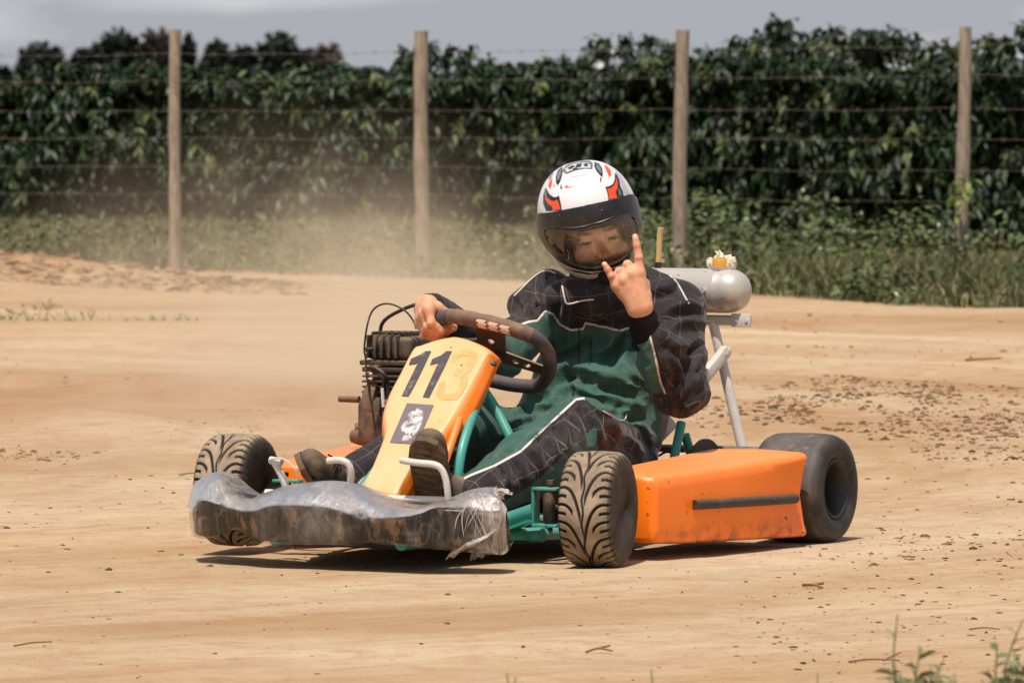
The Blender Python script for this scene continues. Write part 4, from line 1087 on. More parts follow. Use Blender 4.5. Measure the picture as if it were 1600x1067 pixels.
mb = MB(); zz = P(1100, 702, u=-1.06).z
mb.tube([(-1.06, -.3, zz), (-1.06, .40, zz)], .0095, 12); mb.tube([(pb.x, pb.y, pb.z+.01), (pb.x+.06, pb.y-.02, .13)], .0125, 12)
mb.tube([(-1.06, .28, zz), (-1.0, .29, .08)], .01, 10); mb.tube([(-1.06, -.28, zz), (-1.0, -.29, .08)], .01, 10)
mb.build('rear_bar', steel, kart)
tankm = dusty('tank_paint', lin((196, 190, 180)), .30, .25, amount=.18, scale=5, c2=lin((176, 168, 158)), updust=.05)
tr = .0535
cz = P(1100, 454, u=-1.12)
vR = P(1176, 454, u=-1.12).y-.010
prof = [(-.13, .0001), (-.128, .02), (-.118, .038), (-.10, .049), (-.08, tr)]
pf2 = [(0, .0001)]
e = .055; Lk = .40
for k in range(9):
    a = k/8*math.pi/2; pf2.append((e*(1-math.cos(a)), tr*math.sin(a)**.8 if k else .0001))
pf2 = pf2[1:]+[(e+.02, tr), (e+.0215, tr+.0006), (e+.023, tr), (Lk-e, tr)]
for k in range(9):
    a = k/8*math.pi/2; pf2.append((Lk-e+e*math.sin(a), max(tr*math.cos(a)**.8, .0001)))
tank_o = Vector((cz.x, vR, cz.z))
mb = MB(); mb.lathe(pf2, tank_o, (0, -1, 0), 48)
mb.lathe([(0, .0001), (0, .006), (.010, .006), (.010, .0001)], P(1104, 455, u=cz.x)*0+Vector((cz.x+tr-.002, P(1100, 455, u=cz.x+tr).y, cz.z+.002)), (1, 0, 0), 10)
tank = mb.build('fuel_tank', tankm, kart, auto=50); tank['label'] = 'silvery white cylindrical fuel tank'
capm = dusty('cap_plastic', lin((214, 150, 46)), .5, amount=.25, spots=False, updust=.0)
cp = P(1127, 413, u=cz.x)
mb = MB(); ztop = cz.z+tr
mb.lathe([(-.004, .0001), (-.004, .024), (.004, .026), (.006, .0001)], (cz.x, cp.y, ztop), (0, 0, 1), 24)
mb.build('filler_neck', whitep, tank)
mb = MB(); pts = []
n = 48; mb2 = []
for (h, r) in ((.004, .0195), (.005, .0215), (.022, .0205), (.0245, .019), (.0245, .0001)):
    mb2.append([mb.bm.verts.new((cz.x+(r+(.0009 if k % 2 and r > .018 else 0))*math.cos(k/n*6.283), cp.y+(r+(.0009 if k % 2 and r > .018 else 0))*math.sin(k/n*6.283), ztop+h)) for k in range(n)])
for a, b in zip(mb2[:-1], mb2[1:]):
    for k in range(n): mb.bm.faces.new((a[k], a[(k+1) % n], b[(k+1) % n], b[k]))
mb.build('cap', capm, tank)
ragm = M('rag_cloth', .9); ragm.color(ragm.mix(ragm.noise(20, 4), lin((226, 216, 200)), lin((196, 180, 158)))); ragm.bump(ragm.noise(60, 4), .003)
mb = MB(); rg = random.Random(3)
for k in range(7):
    a = (-1.9+k*.62) if k < 4 else (1.2+(k-4)*.4); c = Vector((cz.x+.020*math.cos(a)*0-.004*(k % 2), cp.y+(-.027 if k < 3 else .027)+.004*math.sin(k*3), ztop+.006+.010*rg.random()))
    r = bmesh.ops.create_icosphere(mb.bm, subdivisions=2, radius=.0095)
    for v in r['verts']: v.co = Vector((v.co.x*1.1, v.co.y*.8, v.co.z*1.3))*(1+.5*rg.random())+c
for k in range(5):
    a = rg.uniform(0, 6.28); c = Vector((cz.x+.008*math.cos(a), cp.y+.014*math.sin(a), ztop+.024))
    tip = c+Vector((rg.uniform(-.01, .01), rg.uniform(-.012, .016), rg.uniform(.008, .022)))
    mb.tube([c, (c+tip)/2+Vector((0, .004, 0)), tip], [.008, .005, .0012], 6)
mb.build('rag', ragm, tank, auto=0)
hose = dusty('breather_hose', lin((214, 176, 112)), .4, amount=.15, spots=False, updust=0)
a, b = P(1028, 420, u=cz.x), P(1033, 356, u=cz.x)
mb = MB(); mb.tube(spline([a, a+(b-a)*.3, a+(b-a)*.8+Vector((0, -.002, 0)), b], 6), .0068, 12); mb.build('breather_hose', hose, tank)
mb = MB(); mb.cyl(a+Vector((0, 0, -.01)), a+Vector((0, 0, .016)), .009, 10); mb.build('hose_clamp', dark, tank)

# --- engine
eng = empty('engine'); eng.parent = kart
enm = dusty('engine_metal', lin((78, 68, 60)), .55, .4, amount=.5, c2=lin((54, 47, 43)), scale=16, updust=.25)
brown = dusty('flywheel_cover', lin((104, 76, 56)), .6, .2, amount=.5, scale=12, updust=.2)
E0 = P(622, 600, u=-.62)       # centre of the cylinder block
ev, ez = E0.y, E0.z
def ep(du, dv, dz): return (-.62+du, ev+dv, ez+dz)
mb = MB()
topz = P(622, 518, u=-.62).z
# cast rocker cover with vertical ribs
mb.box(ep(0, .005, topz-ez-.038), (.11, .125, .055), bevel=.012, seg=3)
for k in range(5): mb.box(ep(.058, -.046+.019*k, topz-ez-.034), (.022, .0075, .055), bevel=.003)
for k in range(5): mb.box(ep(-.005, -.046+.019*k, topz-ez-.006), (.10, .0075, .014), bevel=.003)
mb.box(ep(.0, .005, topz-ez-.073), (.13, .15, .012), bevel=.003)
mb.box(ep(.0, .005, topz-ez-.089), (.125, .14, .012), bevel=.003)
mb.build('rocker_cover', enm, eng)
mb = MB()
for k in range(9): mb.box(ep(0, .005, topz-ez-.105-.0125*k), (.13+.006*(k % 2), .135, .005), bevel=.0015)
mb.box(ep(0, .005, topz-ez-.16), (.09, .10, .14))
mb.build('cylinder_fins', enm, eng)
mb = MB(); mb.box(ep(0, .01, -.09), (.17, .16, .12), bevel=.02, seg=3); mb.box(ep(-.02, .0, -.20), (.2, .15, .10), bevel=.01); mb.build('crankcase', enm, eng)
fc = P(584, 632, u=-.60)
mb = MB(); mb.lathe([(-.030, .0001), (-.030, .018), (-.024, .030), (-.018, .056), (-.006, .066), (.02, .068), (.02, .0001)], (-.60, fc.y+.014, fc.z), (0, 1, 0), 40)
mb.build('flywheel_cover', brown, eng)
sh = P(556, 624, u=-.60)
mb = MB(); mb.tube([(-.60, fc.y-.04, sh.z), (-.60, fc.y-.095, sh.z)], [.0085, .0075], 12)
mb.build('crankshaft', brown, eng)
mb = MB(); e0 = P(556, 682, u=-.58)
mb.tube([(-.58, e0.y-.01, e0.z), (-.58, e0.y+.01, e0.z), (-.58, e0.y+.09, e0.z-.004)], [.015, .021, .021], 16)
mb.tube([(-.58, e0.y+.0, e0.z+.018), (-.60, e0.y+.06, e0.z+.03)], .014, 10)
mb.build('exhaust_pipe', brown, eng)
mb = MB(); mb.tube([P(597, 606, u=-.52), P(599, 636, u=-.52)], .0042, 10); mb.build('choke_lever', whitep, eng)
mb = MB()
mb.box(P(592, 632, u=-.53), (.02, .014, .03), bevel=.002); mb.box(P(592, 646, u=-.53), (.02, .010, .012), bevel=.002)
mb.build('carburettor', steel, eng)
mb = MB(); mb.tube(spline([P(578, 574, u=-.54), P(588, 576, u=-.53), P(600, 586, u=-.53), P(605, 600, u=-.54), P(607, 622, u=-.54)], 6), .0055, 10); mb.tube(spline([P(582, 580, u=-.54), P(592, 584, u=-.53), P(599, 594, u=-.53), P(600, 612, u=-.54)], 6), .0045, 10)
mb.build('fuel_pipe', dark, eng)
mb = MB()
mb.tube(spline([P(650, 514, u=-.56), P(645, 500, u=-.56), P(632, 485, u=-.55), P(612, 475.5, u=-.55), P(595, 476, u=-.55), P(581, 487, u=-.55), P(573, 512, u=-.54), P(569, 545, u=-.54), P(571, 560, u=-.54), P(573, 590, u=-.53), P(580, 630, u=-.53), P(586, 672, u=-.53)], 8), .0024, 8)
for k in range(14):
    p = P(570+k*.5, 545+k*5, u=-.535); mb.tube([p, p+Vector((0, 0, .004))], .0036, 6)
mb.build('throttle_cable', blackp, eng)
mb = MB(); mb.tube(spline([P(594, 524, u=-.6), P(596, 508, u=-.6), P(606, 496, u=-.59), P(628, 484, u=-.58), P(650, 476, u=-.56), P(678, 472, u=-.52)], 8), .0046, 10); mb.build('spark_plug_lead', dark, eng)
mb = MB(); mb.tube([P(572, 546, u=-.54), P(590, 544, u=-.57)], .004, 8); mb.build('cable_clip', steel, eng)

# ================================================================== DRIVER
person_loc = (KO[0], KO[1], 0)
IX = Vector((-TS, TC, 0)); IF = Vector((TC, TS, 0)); IZ = Vector((0, 0, 1))   # across the view, towards the lens, up (kart coordinates)
def KP(x, y, D):                              # kart coordinates of photo pixel x, y at distance D
    X = (x-800)/FPX*D; dx, dy = X-KO[0], D-KO[1]
    return Vector((-dx*TS-dy*TC, dx*TC-dy*TS, CAMH-(y-HY)/FPX*D))
def topx(p):                                  # kart coordinates (n,3) -> photo pixels
    X = KO[0]-p[:, 0]*TS+p[:, 1]*TC; Y = KO[1]-p[:, 0]*TC-p[:, 1]*TS
    return 800+FPX*X/Y, HY+FPX*(CAMH-p[:, 2])/Y

class Field:
    """signed distance grid made of tapered limbs, meshed with surface nets"""
    def __init__(s, lo, hi, h):
        s.lo = np.array(lo, float); s.h = h; s.n = np.ceil((np.array(hi)-s.lo)/h).astype(int)+1
        s.F = np.full(s.n, .2, np.float32); s.prims = []
    def _box(s, pts, r):
        pts = np.array([list(p) for p in pts]); a = np.floor((pts.min(0)-r-s.lo)/s.h).astype(int); b = np.ceil((pts.max(0)+r-s.lo)/s.h).astype(int)+1
        return np.clip(a, 0, s.n), np.clip(b, 0, s.n)
    def _grid(s, a, b):
        return [s.lo[i]+s.h*np.arange(a[i], b[i]).reshape([-1 if j == i else 1 for j in range(3)]) for i in range(3)]
    def _join(s, a, b, d, k, op):
        sl = tuple(slice(a[i], b[i]) for i in range(3)); c = s.F[sl]
        if op == 'sub': d = -d; h = np.clip(k-np.abs(c-d), 0, None)/k; s.F[sl] = np.maximum(c, d)+h*h*k*.25
        else: h = np.clip(k-np.abs(c-d), 0, None)/k; s.F[sl] = np.minimum(c, d)-h*h*k*.25
    def limb(s, p, q, ra, rb, k=.02, grp=0, sc=None, op='add'):
        p = np.array(list(p), float); q = np.array(list(q), float)
        a, b = s._box([p, q], max(ra, rb)*1.15+max(.05, k*1.5)); 
        if (b <= a).any(): return s
        X, Y, Z = s._grid(a, b); d = q-p; L2 = max((d*d).sum(), 1e-9)
        t = np.clip(((X-p[0])*d[0]+(Y-p[1])*d[1]+(Z-p[2])*d[2])/L2, 0, 1)
        ex, ey, ez = X-p[0]-d[0]*t, Y-p[1]-d[1]*t, Z-p[2]-d[2]*t
        if sc is None: dist = np.sqrt(ex*ex+ey*ey+ez*ez)-(ra+(rb-ra)*t)
        else:
            ax, f = sc; ax = np.array(list(ax)); ax = ax/np.linalg.norm(ax); pr = ex*ax[0]+ey*ax[1]+ez*ax[2]     # flatten along an axis
            dist = np.sqrt(np.clip(ex*ex+ey*ey+ez*ez-pr*pr, 0, None)+(pr/f)**2)-(ra+(rb-ra)*t)
            dist = dist*min(1, f)
        s._join(a, b, dist, k, op); s.prims.append((p, q, ra, rb, grp)); return s
    def ell(s, c, ax, rad, k=.015, op='add'):
        """ellipsoid with axes ax (3 vectors) and radii rad"""
        c = np.array(list(c)); m = max(rad); a, b = s._box([c], m+.03)
        if (b <= a).any(): return s
        X, Y, Z = s._grid(a, b); X, Y, Z = X-c[0], Y-c[1], Z-c[2]; q = 0; q2 = 0
        for v, r in zip(ax, rad):
            w = X*v[0]+Y*v[1]+Z*v[2]; q = q+(w/r)**2; q2 = q2+(w/r**2)**2
        q = np.sqrt(q); dist = q*(q-1)/np.sqrt(q2+1e-9); s._join(a, b, dist, k, op); return s
    def coords(s, m):
        I = np.argwhere(m); return I, s.lo+I*s.h
    def mesh(s):
        F = s.F; ins = F < 0
        nx_, ny_, nz_ = F.shape
        acc = np.zeros((nx_-1, ny_-1, nz_-1, 3), np.float32); cnt = np.zeros((nx_-1, ny_-1, nz_-1), np.float32)
        for ax in range(3):
            o = [i for i in range(3) if i != ax]
            sa = [slice(None)]*3; sb = [slice(None)]*3; sa[ax] = slice(0, -1); sb[ax] = slice(1, None)
            A, B = F[tuple(sa)], F[tuple(sb)]; cr_ = (A < 0) != (B < 0)
            t = np.where(cr_, A/np.where(cr_, A-B, 1), 0)
            for d0 in (0, 1):
                for d1 in (0, 1):
                    sl = [slice(None)]*3; sl[o[0]] = slice(d0, F.shape[o[0]]-1+d0); sl[o[1]] = slice(d1, F.shape[o[1]]-1+d1)
                    c = cr_[tuple(sl)]; tt = t[tuple(sl)]
                    cnt += c; acc[..., ax] += np.where(c, tt, 0)
                    if d0: acc[..., o[0]] += c
                    if d1: acc[..., o[1]] += c
        m = cnt > 0; ids = np.full(m.shape, -1, np.int64); ids[m] = np.arange(m.sum())
        I = np.argwhere(m); V = s.lo+(I+acc[m]/cnt[m][:, None])*s.h
        Q = []
        for ax in range(3):
            o = [(ax+1) % 3, (ax+2) % 3]
            sa = [slice(None)]*3; sb = [slice(None)]*3; sa[ax] = slice(0, -1); sb[ax] = slice(1, None)
            A, B = ins[tuple(sa)], ins[tuple(sb)]; e = A != B
            E_ = np.argwhere(e); 
            ok = (E_[:, o[0]] > 0) & (E_[:, o[1]] > 0) & (E_[:, o[0]] < F.shape[o[0]]-1) & (E_[:, o[1]] < F.shape[o[1]]-1)
            E_ = E_[ok]; fl = A[tuple(E_.T)]
            c = []
            for d0, d1 in ((1, 1), (0, 1), (0, 0), (1, 0)):
                J = E_.copy(); J[:, o[0]] -= d0; J[:, o[1]] -= d1; c.append(ids[tuple(J.T)])
            q = np.stack(c, -1); q[~fl] = q[~fl][:, ::-1]; Q.append(q)
        return V, np.concatenate(Q)
def relax(V, Q, it=2, lam=.5):
    n = len(V)
    e = np.concatenate([Q[:, [0, 1]], Q[:, [1, 2]], Q[:, [2, 3]], Q[:, [3, 0]]]); e = np.concatenate([e, e[:, ::-1]])
    deg = np.bincount(e[:, 0], minlength=n)[:, None]
    for _ in range(it):
        for l in (lam, -lam*1.03):
            S_ = np.stack([np.bincount(e[:, 0], V[e[:, 1], k], minlength=n) for k in range(3)], -1)
            V = V+l*(S_/np.maximum(deg, 1)-V)
    return V

# ---- joints
J = dict(
    pelvis=Vector((-.80, .02, .165)), waist=Vector((-.85, .03, .30)), chest=Vector((-.86, .035, .44)), neck=Vector((-.84, .04, .585)),
    shL=KP(1052, 485, 14.87), elL=KP(1060, 606, 14.70), wrL=KP(1006, 505, 14.61),
    shR=KP(852, 496, 14.93), elR=KP(775, 560, 14.78), wrR=None,
    hipL=Vector((-.74, .11, .175)), knL=P(903, 678, u=-.38), anL=P(742, 778, u=-.0),
    hipR=Vector((-.74, -.08, .175)), knR=P(712, 668, u=-.40), anR=P(512, 772, u=.02))
# grip of the driver's right hand on the rim: rim sample, outward, towards the lens side
nS = Cn*CS                                     # rim normal on the lens side
def rimf(t):                                   # t = position along the rim list (float index in ring)
    n = len(wring); i = int(t) % n; f = t-int(t); a = wring[i]; b = wring[(i+1) % n]
    p = a*(1-f)+b*f; tg = (wring[(i+2) % n]-wring[(i-2) % n]).normalized()
    return sw(p.x, p.y), (A_*tg.x+B_*tg.y), None
n_r = len(wring)
# index of the rim station nearest the upper corner on the driver's right
def st_at(x, y): return min(range(n_r), key=lambda i: (wring[i].x-x)**2+(wring[i].y-y)**2)
ctr = SC
fingersR = []
acc_len = [0]
for i in range(1, n_r+1): acc_len.append(acc_len[-1]+(wring[i % n_r]-wring[i-1]).length)
def at_len(s):
    s = s % acc_len[-1]; i = int(np.searchsorted(acc_len, s))-1; f = (s-acc_len[i])/(acc_len[i+1]-acc_len[i])
    return i+f
s0 = acc_len[st_at(-.125, .076)]
hand_pts = []
for k in range(4):                             # index finger nearest the top bar
    t = at_len(s0-.0172*k); c, tg, _ = rimf(t)
    o = (c-ctr); o = (o-tg*o.dot(tg)); o = (o-nS*o.dot(nS)).normalized()
    r_ = [.036, .0285, .0268, .0258]; th_ = [R(-8), R(52), R(112), R(168)]
    pts = [c+(o*math.cos(a)+nS*math.sin(a))*rr for a, rr in zip(th_, r_)]
    fingersR.append(pts)
mid0 = (fingersR[1][0]+fingersR[2][0])/2
oR = (mid0-rimf(at_len(s0-.028))[0]).normalized()
wrR = mid0+oR*.012-nS*.060+Vector((0, 0, -.028))
J['wrR'] = wrR
# ---- body: one continuous skin, hands at finer resolution
skin_parts = []
def hand_field(pts, h=.0016, pad=.035):
    a = np.array([list(p) for p in pts]); return Field(a.min(0)-pad, a.max(0)+pad, h)
# raised hand (driver's left), back of the hand to the lens
D0 = 14.585
def hp(x, y, d=0.0): return KP(x, y, D0-d)
ind = [hp(999, 426, .002), hp(998, 402, .003), hp(995, 384, .003), hp(992.5, 370, .001)]
pin = [hp(963, 446, .0), hp(955, 431, .006), hp(949.5, 421, .008), hp(944.5, 413, .008)]
mid = [hp(986, 428, .004), hp(980.5, 413.5, -.004), hp(978, 423, -.024), hp(984, 436, -.030)]
rin = [hp(974, 437, .004), hp(967.5, 424, -.002), hp(968, 434, -.021), hp(976, 446, -.028)]
thb = [hp(1008, 462, -.008), hp(1006, 444, -.024), hp(994, 430, -.036), hp(980, 428, -.040)]
wrist = hp(1001, 486, -.004); fore = KP(1012, 530, 14.64)
Hf = hand_field(ind+pin+mid+rin+thb+[wrist, fore])
IFl = IF
Hf.limb(fore, wrist, .028, .0255, .01, sc=(IF, .82))
for m_, w_, r0, r1 in ((ind[0], hp(1006, 476, -.004), .0185, .0118), (mid[0], hp(1002, 478, -.004), .0185, .0118), (rin[0], hp(997, 479, -.004), .0175, .011), (pin[0], hp(992, 480, -.006), .0165, .0102)):
    Hf.limb(w_, m_, r0, r1, .016)
    Hf.limb(w_*.35+m_*.65+(-IF)*.008, m_-IF*.007, .012, .010, .014)
for ch, rr, kk in ((ind, (.0108, .0098, .0086, .0074), .006), (pin, (.0096, .0084, .0075, .0066), .006), (mid, (.0112, .0104, .0095, .0080), .004), (rin, (.0108, .0098, .0088, .0076), .004)):
    for i in range(3): Hf.limb(ch[i], ch[i+1], rr[i], rr[i+1], .004 if i else .010)
for i in range(3): Hf.limb(thb[i], thb[i+1], (.0155, .0128, .0105)[i], (.0128, .0105, .0088)[i], .008)
for k_ in (ind[0], mid[0], rin[0], pin[0]): Hf.ell(k_+IF*.0075, (IX, IF, IZ), (.0065, .0045, .0075), .006)
for a_, b_ in ((ind[1], 0), (mid[1], 0), (pin[1], 0), (rin[1], 0)): Hf.ell(a_+IF*.006, (IX, IF, IZ), (.0068, .0045, .0060), .004)
skin_parts.append((Hf, 'handL'))
# gripping hand (driver's right)
allp = [p for f in fingersR for p in f]+[wrR]
elR = J['elR']; f2_ = wrR+(elR-wrR).normalized()*.05
Hr = hand_field(allp+[f2_], pad=.04)
Hr.limb(f2_, wrR, .028, .0255, .01)
for k, pts in enumerate(fingersR):
    rr = [(.0108, .0099, .0090, .0078), (.0108, .0100, .0090, .0078), (.0103, .0095, .0086, .0076), (.0094, .0085, .0077, .0069)][k]
    Hr.limb(wrR+(pts[0]-mid0)*.55+(mid0-wrR)*.12, pts[0], .0172, .0118, .014)
    Hr.limb(wrR+(pts[0]-mid0)*.6+(mid0-wrR)*.45-nS*.004, pts[0]-nS*.004, .0155, .0115, .014)
    for i in range(3): Hr.limb(pts[i], pts[i+1], rr[i], rr[i+1], .003 if i else .010)
    for i in (0, 1, 2):
        Hr.limb(pts[i], pts[i]+(pts[i]-rimf(at_len(s0-.0172*k))[0]).normalized()*.003, rr[i]*.93, rr[i]*.93, .004)
# thumb lies along the near side, its tip showing under the bar
c, tg, _ = rimf(at_len(s0-.004)); o = (c-ctr); o = (o-nS*o.dot(nS)).normalized()
t1 = c+o*.022-nS*.036-Vector((0, 0, .012)); t2 = c-o*.004-nS*.031-Vector((0, 0, .010)); t3 = KP(696, 516, 14.50); t4 = KP(709, 512, 14.475)
for a, b, r0, r1 in ((wrR+(mid0-wrR)*.3, t1, .019, .0148), (t1, t2, .0145, .0128), (t2, t3, .0125, .0112), (t3, t4, .0112, .0090)): Hr.limb(a, b, r0, r1, .008)
skin_parts.append((Hr, 'handR'))
# head
HC = KP(920, 345, 14.86)
def basis(roll, yaw=0.0, pit=0.0):
    f = (IF*math.cos(yaw)+IX*math.sin(yaw)); x = (IX*math.cos(yaw)-IF*math.sin(yaw))
    f, z = f*math.cos(pit)-IZ*math.sin(pit), IZ*math.cos(pit)+f*math.sin(pit)
    return x*math.cos(roll)+z*math.sin(roll), f, z*math.cos(roll)-x*math.sin(roll)
hx, hf, hz = basis(R(11), R(3), R(6))
fx_, ff_, fz_ = basis(R(12), R(4), R(4))
FC = HC+IX*.010-fz_*.006+ff_*.008
def fp_(x, y, z): return FC+fx_*x+ff_*y+fz_*z
Hh = Field(np.array(list(HC))-.16, np.array(list(HC))+.15, .002)
ax3 = (fx_, ff_, fz_)
Hh.ell(fp_(0, -.010, .010), ax3, (.074, .092, .100), .01)
Hh.ell(fp_(0, .020, -.055), ax3, (.060, .066, .066), .03)
Hh.limb(fp_(0, -.03, -.08), J['neck'], .052, .055, .02)
Hh.limb(fp_(-.034, .078, -.016), fp_(.034, .078, -.016), .011, .011, .014)           # brow
Hh.limb(fp_(0, .082, -.030), fp_(0, .102, -.066), .0075, .0115, .012)               # nose
for s in (1, -1):
    Hh.limb(fp_(.011*s, .091, -.070), fp_(.009*s, .096, -.066), .0065, .0065, .006)
    Hh.ell(fp_(.044*s, .062, -.062), ax3, (.022, .020, .020), .02)                    # cheeks
    Hh.ell(fp_(.0325*s, .0915, -.033), ax3, (.0155, .0125, .0085), .008, 'sub')
    Hh.ell(fp_(.0325*s, .0755, -.0345), ax3, (.0135, .0125, .0125), .001)             # eyeballs
    Hh.limb(fp_(.020*s, .0845, -.0265), fp_(.045*s, .0790, -.0290), .0042, .0040, .003)
    Hh.limb(fp_(.022*s, .0835, -.0425), fp_(.043*s, .0785, -.0415), .0030, .0030, .003)
    Hh.ell(fp_(.076*s, -.012, -.03), ax3, (.008, .016, .028), .006)
Hh.limb(fp_(-.020, .076, -.096), fp_(.020, .076, -.096), .0065, .0065, .005)          # lips
Hh.limb(fp_(-.016, .076, -.106), fp_(.016, .076, -.106), .0070, .0070, .004)
Hh.ell(fp_(0, .058, -.128), ax3, (.026, .022, .018), .02)
skin_parts.append((Hh, 'head'))
# torso and limbs under the suit, coarse
Bf = Field((-1.02, -.33, .05), (.12, .38, .66), .012)
for v in (-.05, .09):
    Bf.limb((-.80, v+.0, .17), (-.87, v, .42), .070, .070, .03)
Bf.limb(J['neck'], FC-fz_*.06, .05, .05, .02)
Bf.limb(J['shL'], J['shR'], .05, .05, .03)
for a, b, r0, r1 in (('shL', 'elL', .045, .036), ('elL', 'wrL', .036, .024), ('shR', 'elR', .045, .036), ('elR', 'wrR', .036, .024), ('hipL', 'knL', .070, .050), ('knL', 'anL', .048, .034), ('hipR', 'knR', .070, .050), ('knR', 'anR', .048, .034)):
    Bf.limb(J[a], J[b], r0, r1, .02)
skin_parts.append((Bf, 'torso'))
VV, QQ, CC = [], [], []; off = 0
sk = np.array(lin((218, 160, 124))[:3]); skr = np.array(lin((204, 124, 94))[:3]); beard = np.array(lin((74, 46, 34))[:3])
for fld, nm in skin_parts:
    V, Q = fld.mesh(); V = relax(V, Q, 3 if nm != 'torso' else 6)
    n = fbm(V[:, 0]*45, V[:, 1]*45, V[:, 2]*45, 3)[:, None]
    C = sk*(1+.12*n); m2_ = np.clip(fbm(V[:, 0]*140, V[:, 1]*140, V[:, 2]*140, 2)-.15, 0, 1)[:, None]*.35; C = C*(1-m2_)+skr*m2_*.8
    if nm == 'head':
        L3 = V-np.array(list(FC)); x = L3@np.array(list(fx_)); y = L3@np.array(list(ff_)); z = L3@np.array(list(fz_))
        C = np.array(lin((238, 196, 170))[:3])*(1+.05*n)
        b = np.clip((-.074-z)/.012, 0, 1)*np.clip((y+.02)/.02, 0, 1); b = np.maximum(b, np.clip(1-np.hypot(x/.032, (z+.086)/.012), 0, 1)*1.5)
        lipm = np.clip(1.4-np.hypot(x/.020, (z+.100)/.0065), 0, 1)*(y > .07)
        C = C*(1-.85*np.clip(b, 0, 1)[:, None])+.85*np.clip(b, 0, 1)[:, None]*beard*(1+.3*n)
        C = C*(1-lipm[:, None]*.8)+.8*lipm[:, None]*np.array(lin((160, 84, 70))[:3])
        br = np.clip(1.3-np.hypot((np.abs(x)-.033)/.020, (z+.012-.12*(np.abs(x)-.03))/.0048), 0, 1)*(y > .06)   # eyebrows
        C = C*(1-.85*br[:, None])+.85*br[:, None]*beard*.8
        for s in (1, -1):
            ec = np.array([.0325*s, .0755, -.0345]); d = np.stack([x, y, z], -1)-ec; r = np.linalg.norm(d/np.array([.0135, .0125, .0125]), axis=1)
            on = (np.abs(r-1) < .12) & (d[:, 1] > .004) & (np.abs(d[:, 0]) < .0125) & (np.abs(d[:, 2]) < .0042)
            C[on] = np.array(lin((150, 132, 124))[:3])*np.where(d[on][:, 2] > .0016, .35, 1)[:, None]  # whites painted dull to stand in for brow shade, dark line at upper lid
            iris = on & (np.hypot(d[:, 0], d[:, 2]) < .0048); C[iris] = np.array(lin((42, 28, 22))[:3])
        neckm = np.clip((-.104-z)/.004, 0, 1)[:, None]; C = C*(1-neckm)+np.array(lin((26, 23, 24))[:3])*neckm   # black neck warmer
    else:
        # ruddier knuckles and finger tips, pale nail on the thumb
        key = (ind+pin+mid+rin) if nm == 'handL' else [p for f in fingersR for p in f[1:]]
        if nm != 'torso':
            dm = np.min([np.linalg.norm(V-np.array(list(p)), axis=1) for p in key], axis=0)
            w = np.clip(1-dm/.016, 0, 1)[:, None]*.55; C = C*(1-w)+skr*w
            kj = (ind[1:3]+pin[1:3]+mid[1:2]+rin[1:2]) if nm == 'handL' else [p for f in fingersR for p in f[1:3]]
            for q_ in kj:
                dv = V-np.array(list(q_)); r_q = np.linalg.norm(dv, axis=1); lin_ = np.abs(np.sin(dv@np.array(list(IZ))*1500+dv@np.array(list(IX))*300))
                w = (np.clip(1-r_q/.0135, 0, 1)*(lin_ > .80))[:, None]*.75; C = C*(1-w)+np.array(lin((150, 92, 66))[:3])*w
        if nm == 'handR':
            tp_ = t4+IZ*.004+IF*.007; dm = np.linalg.norm(V-np.array(list(tp_)), axis=1); w = np.clip((.0075-dm)/.0015, 0, 1)[:, None]; C = C*(1-w)+np.array(lin((226, 176, 150))[:3])*w
            g_ = np.clip(fbm(V[:, 0]*60, V[:, 1]*60, V[:, 2]*60, 3)-.3, 0, .6)[:, None]; C = C*(1-g_)+g_*np.array(lin((120, 84, 60))[:3])
        if nm == 'handL':
            tp_ = pin[3]+IF*.005+IZ*.002; dm = np.linalg.norm(V-np.array(list(tp_)), axis=1); w = np.clip((.0055-dm)/.0015, 0, 1)[:, None]; C = C*(1-w)+np.array(lin((232, 186, 162))[:3])*w
            tp_ = ind[3]+IF*.006; dm = np.linalg.norm(V-np.array(list(tp_)), axis=1); w = np.clip((.0055-dm)/.0015, 0, 1)[:, None]; C = C*(1-w)+np.array(lin((232, 186, 162))[:3])*w
    VV.append(V); QQ.append(Q+off); CC.append(np.clip(C, 0, 1)); off += len(V)
skm = M('skin', .5, spec=.35)
skm.color(skm.attr('Col', 'Color')); skm.b.inputs['Subsurface Weight'].default_value = .12; skm.b.inputs['Subsurface Radius'].default_value = (.01, .004, .002); skm.b.inputs['Subsurface Scale'].default_value = .5
skm.bump(skm.noise(420, 4, .7), .0009, .9); skm.bump(skm.noise(110, 4, .6, stretch=(1, 1, 2)), .0012, .5)
V = np.concatenate(VV); C = np.concatenate([np.concatenate(CC), np.ones((len(V), 1))], 1)
person = mesh_obj('person', V, np.concatenate(QQ), skm, attrs={'Col': ('FLOAT_COLOR', C)})
person.location = person_loc; person.rotation_euler = (0, 0, R(-118))
tag(person, 'seated driver in white helmet and black and green race suit making a horns sign', 'person')
pupil = M('eye_wet', .1); pupil.color(lin((30, 20, 16)))

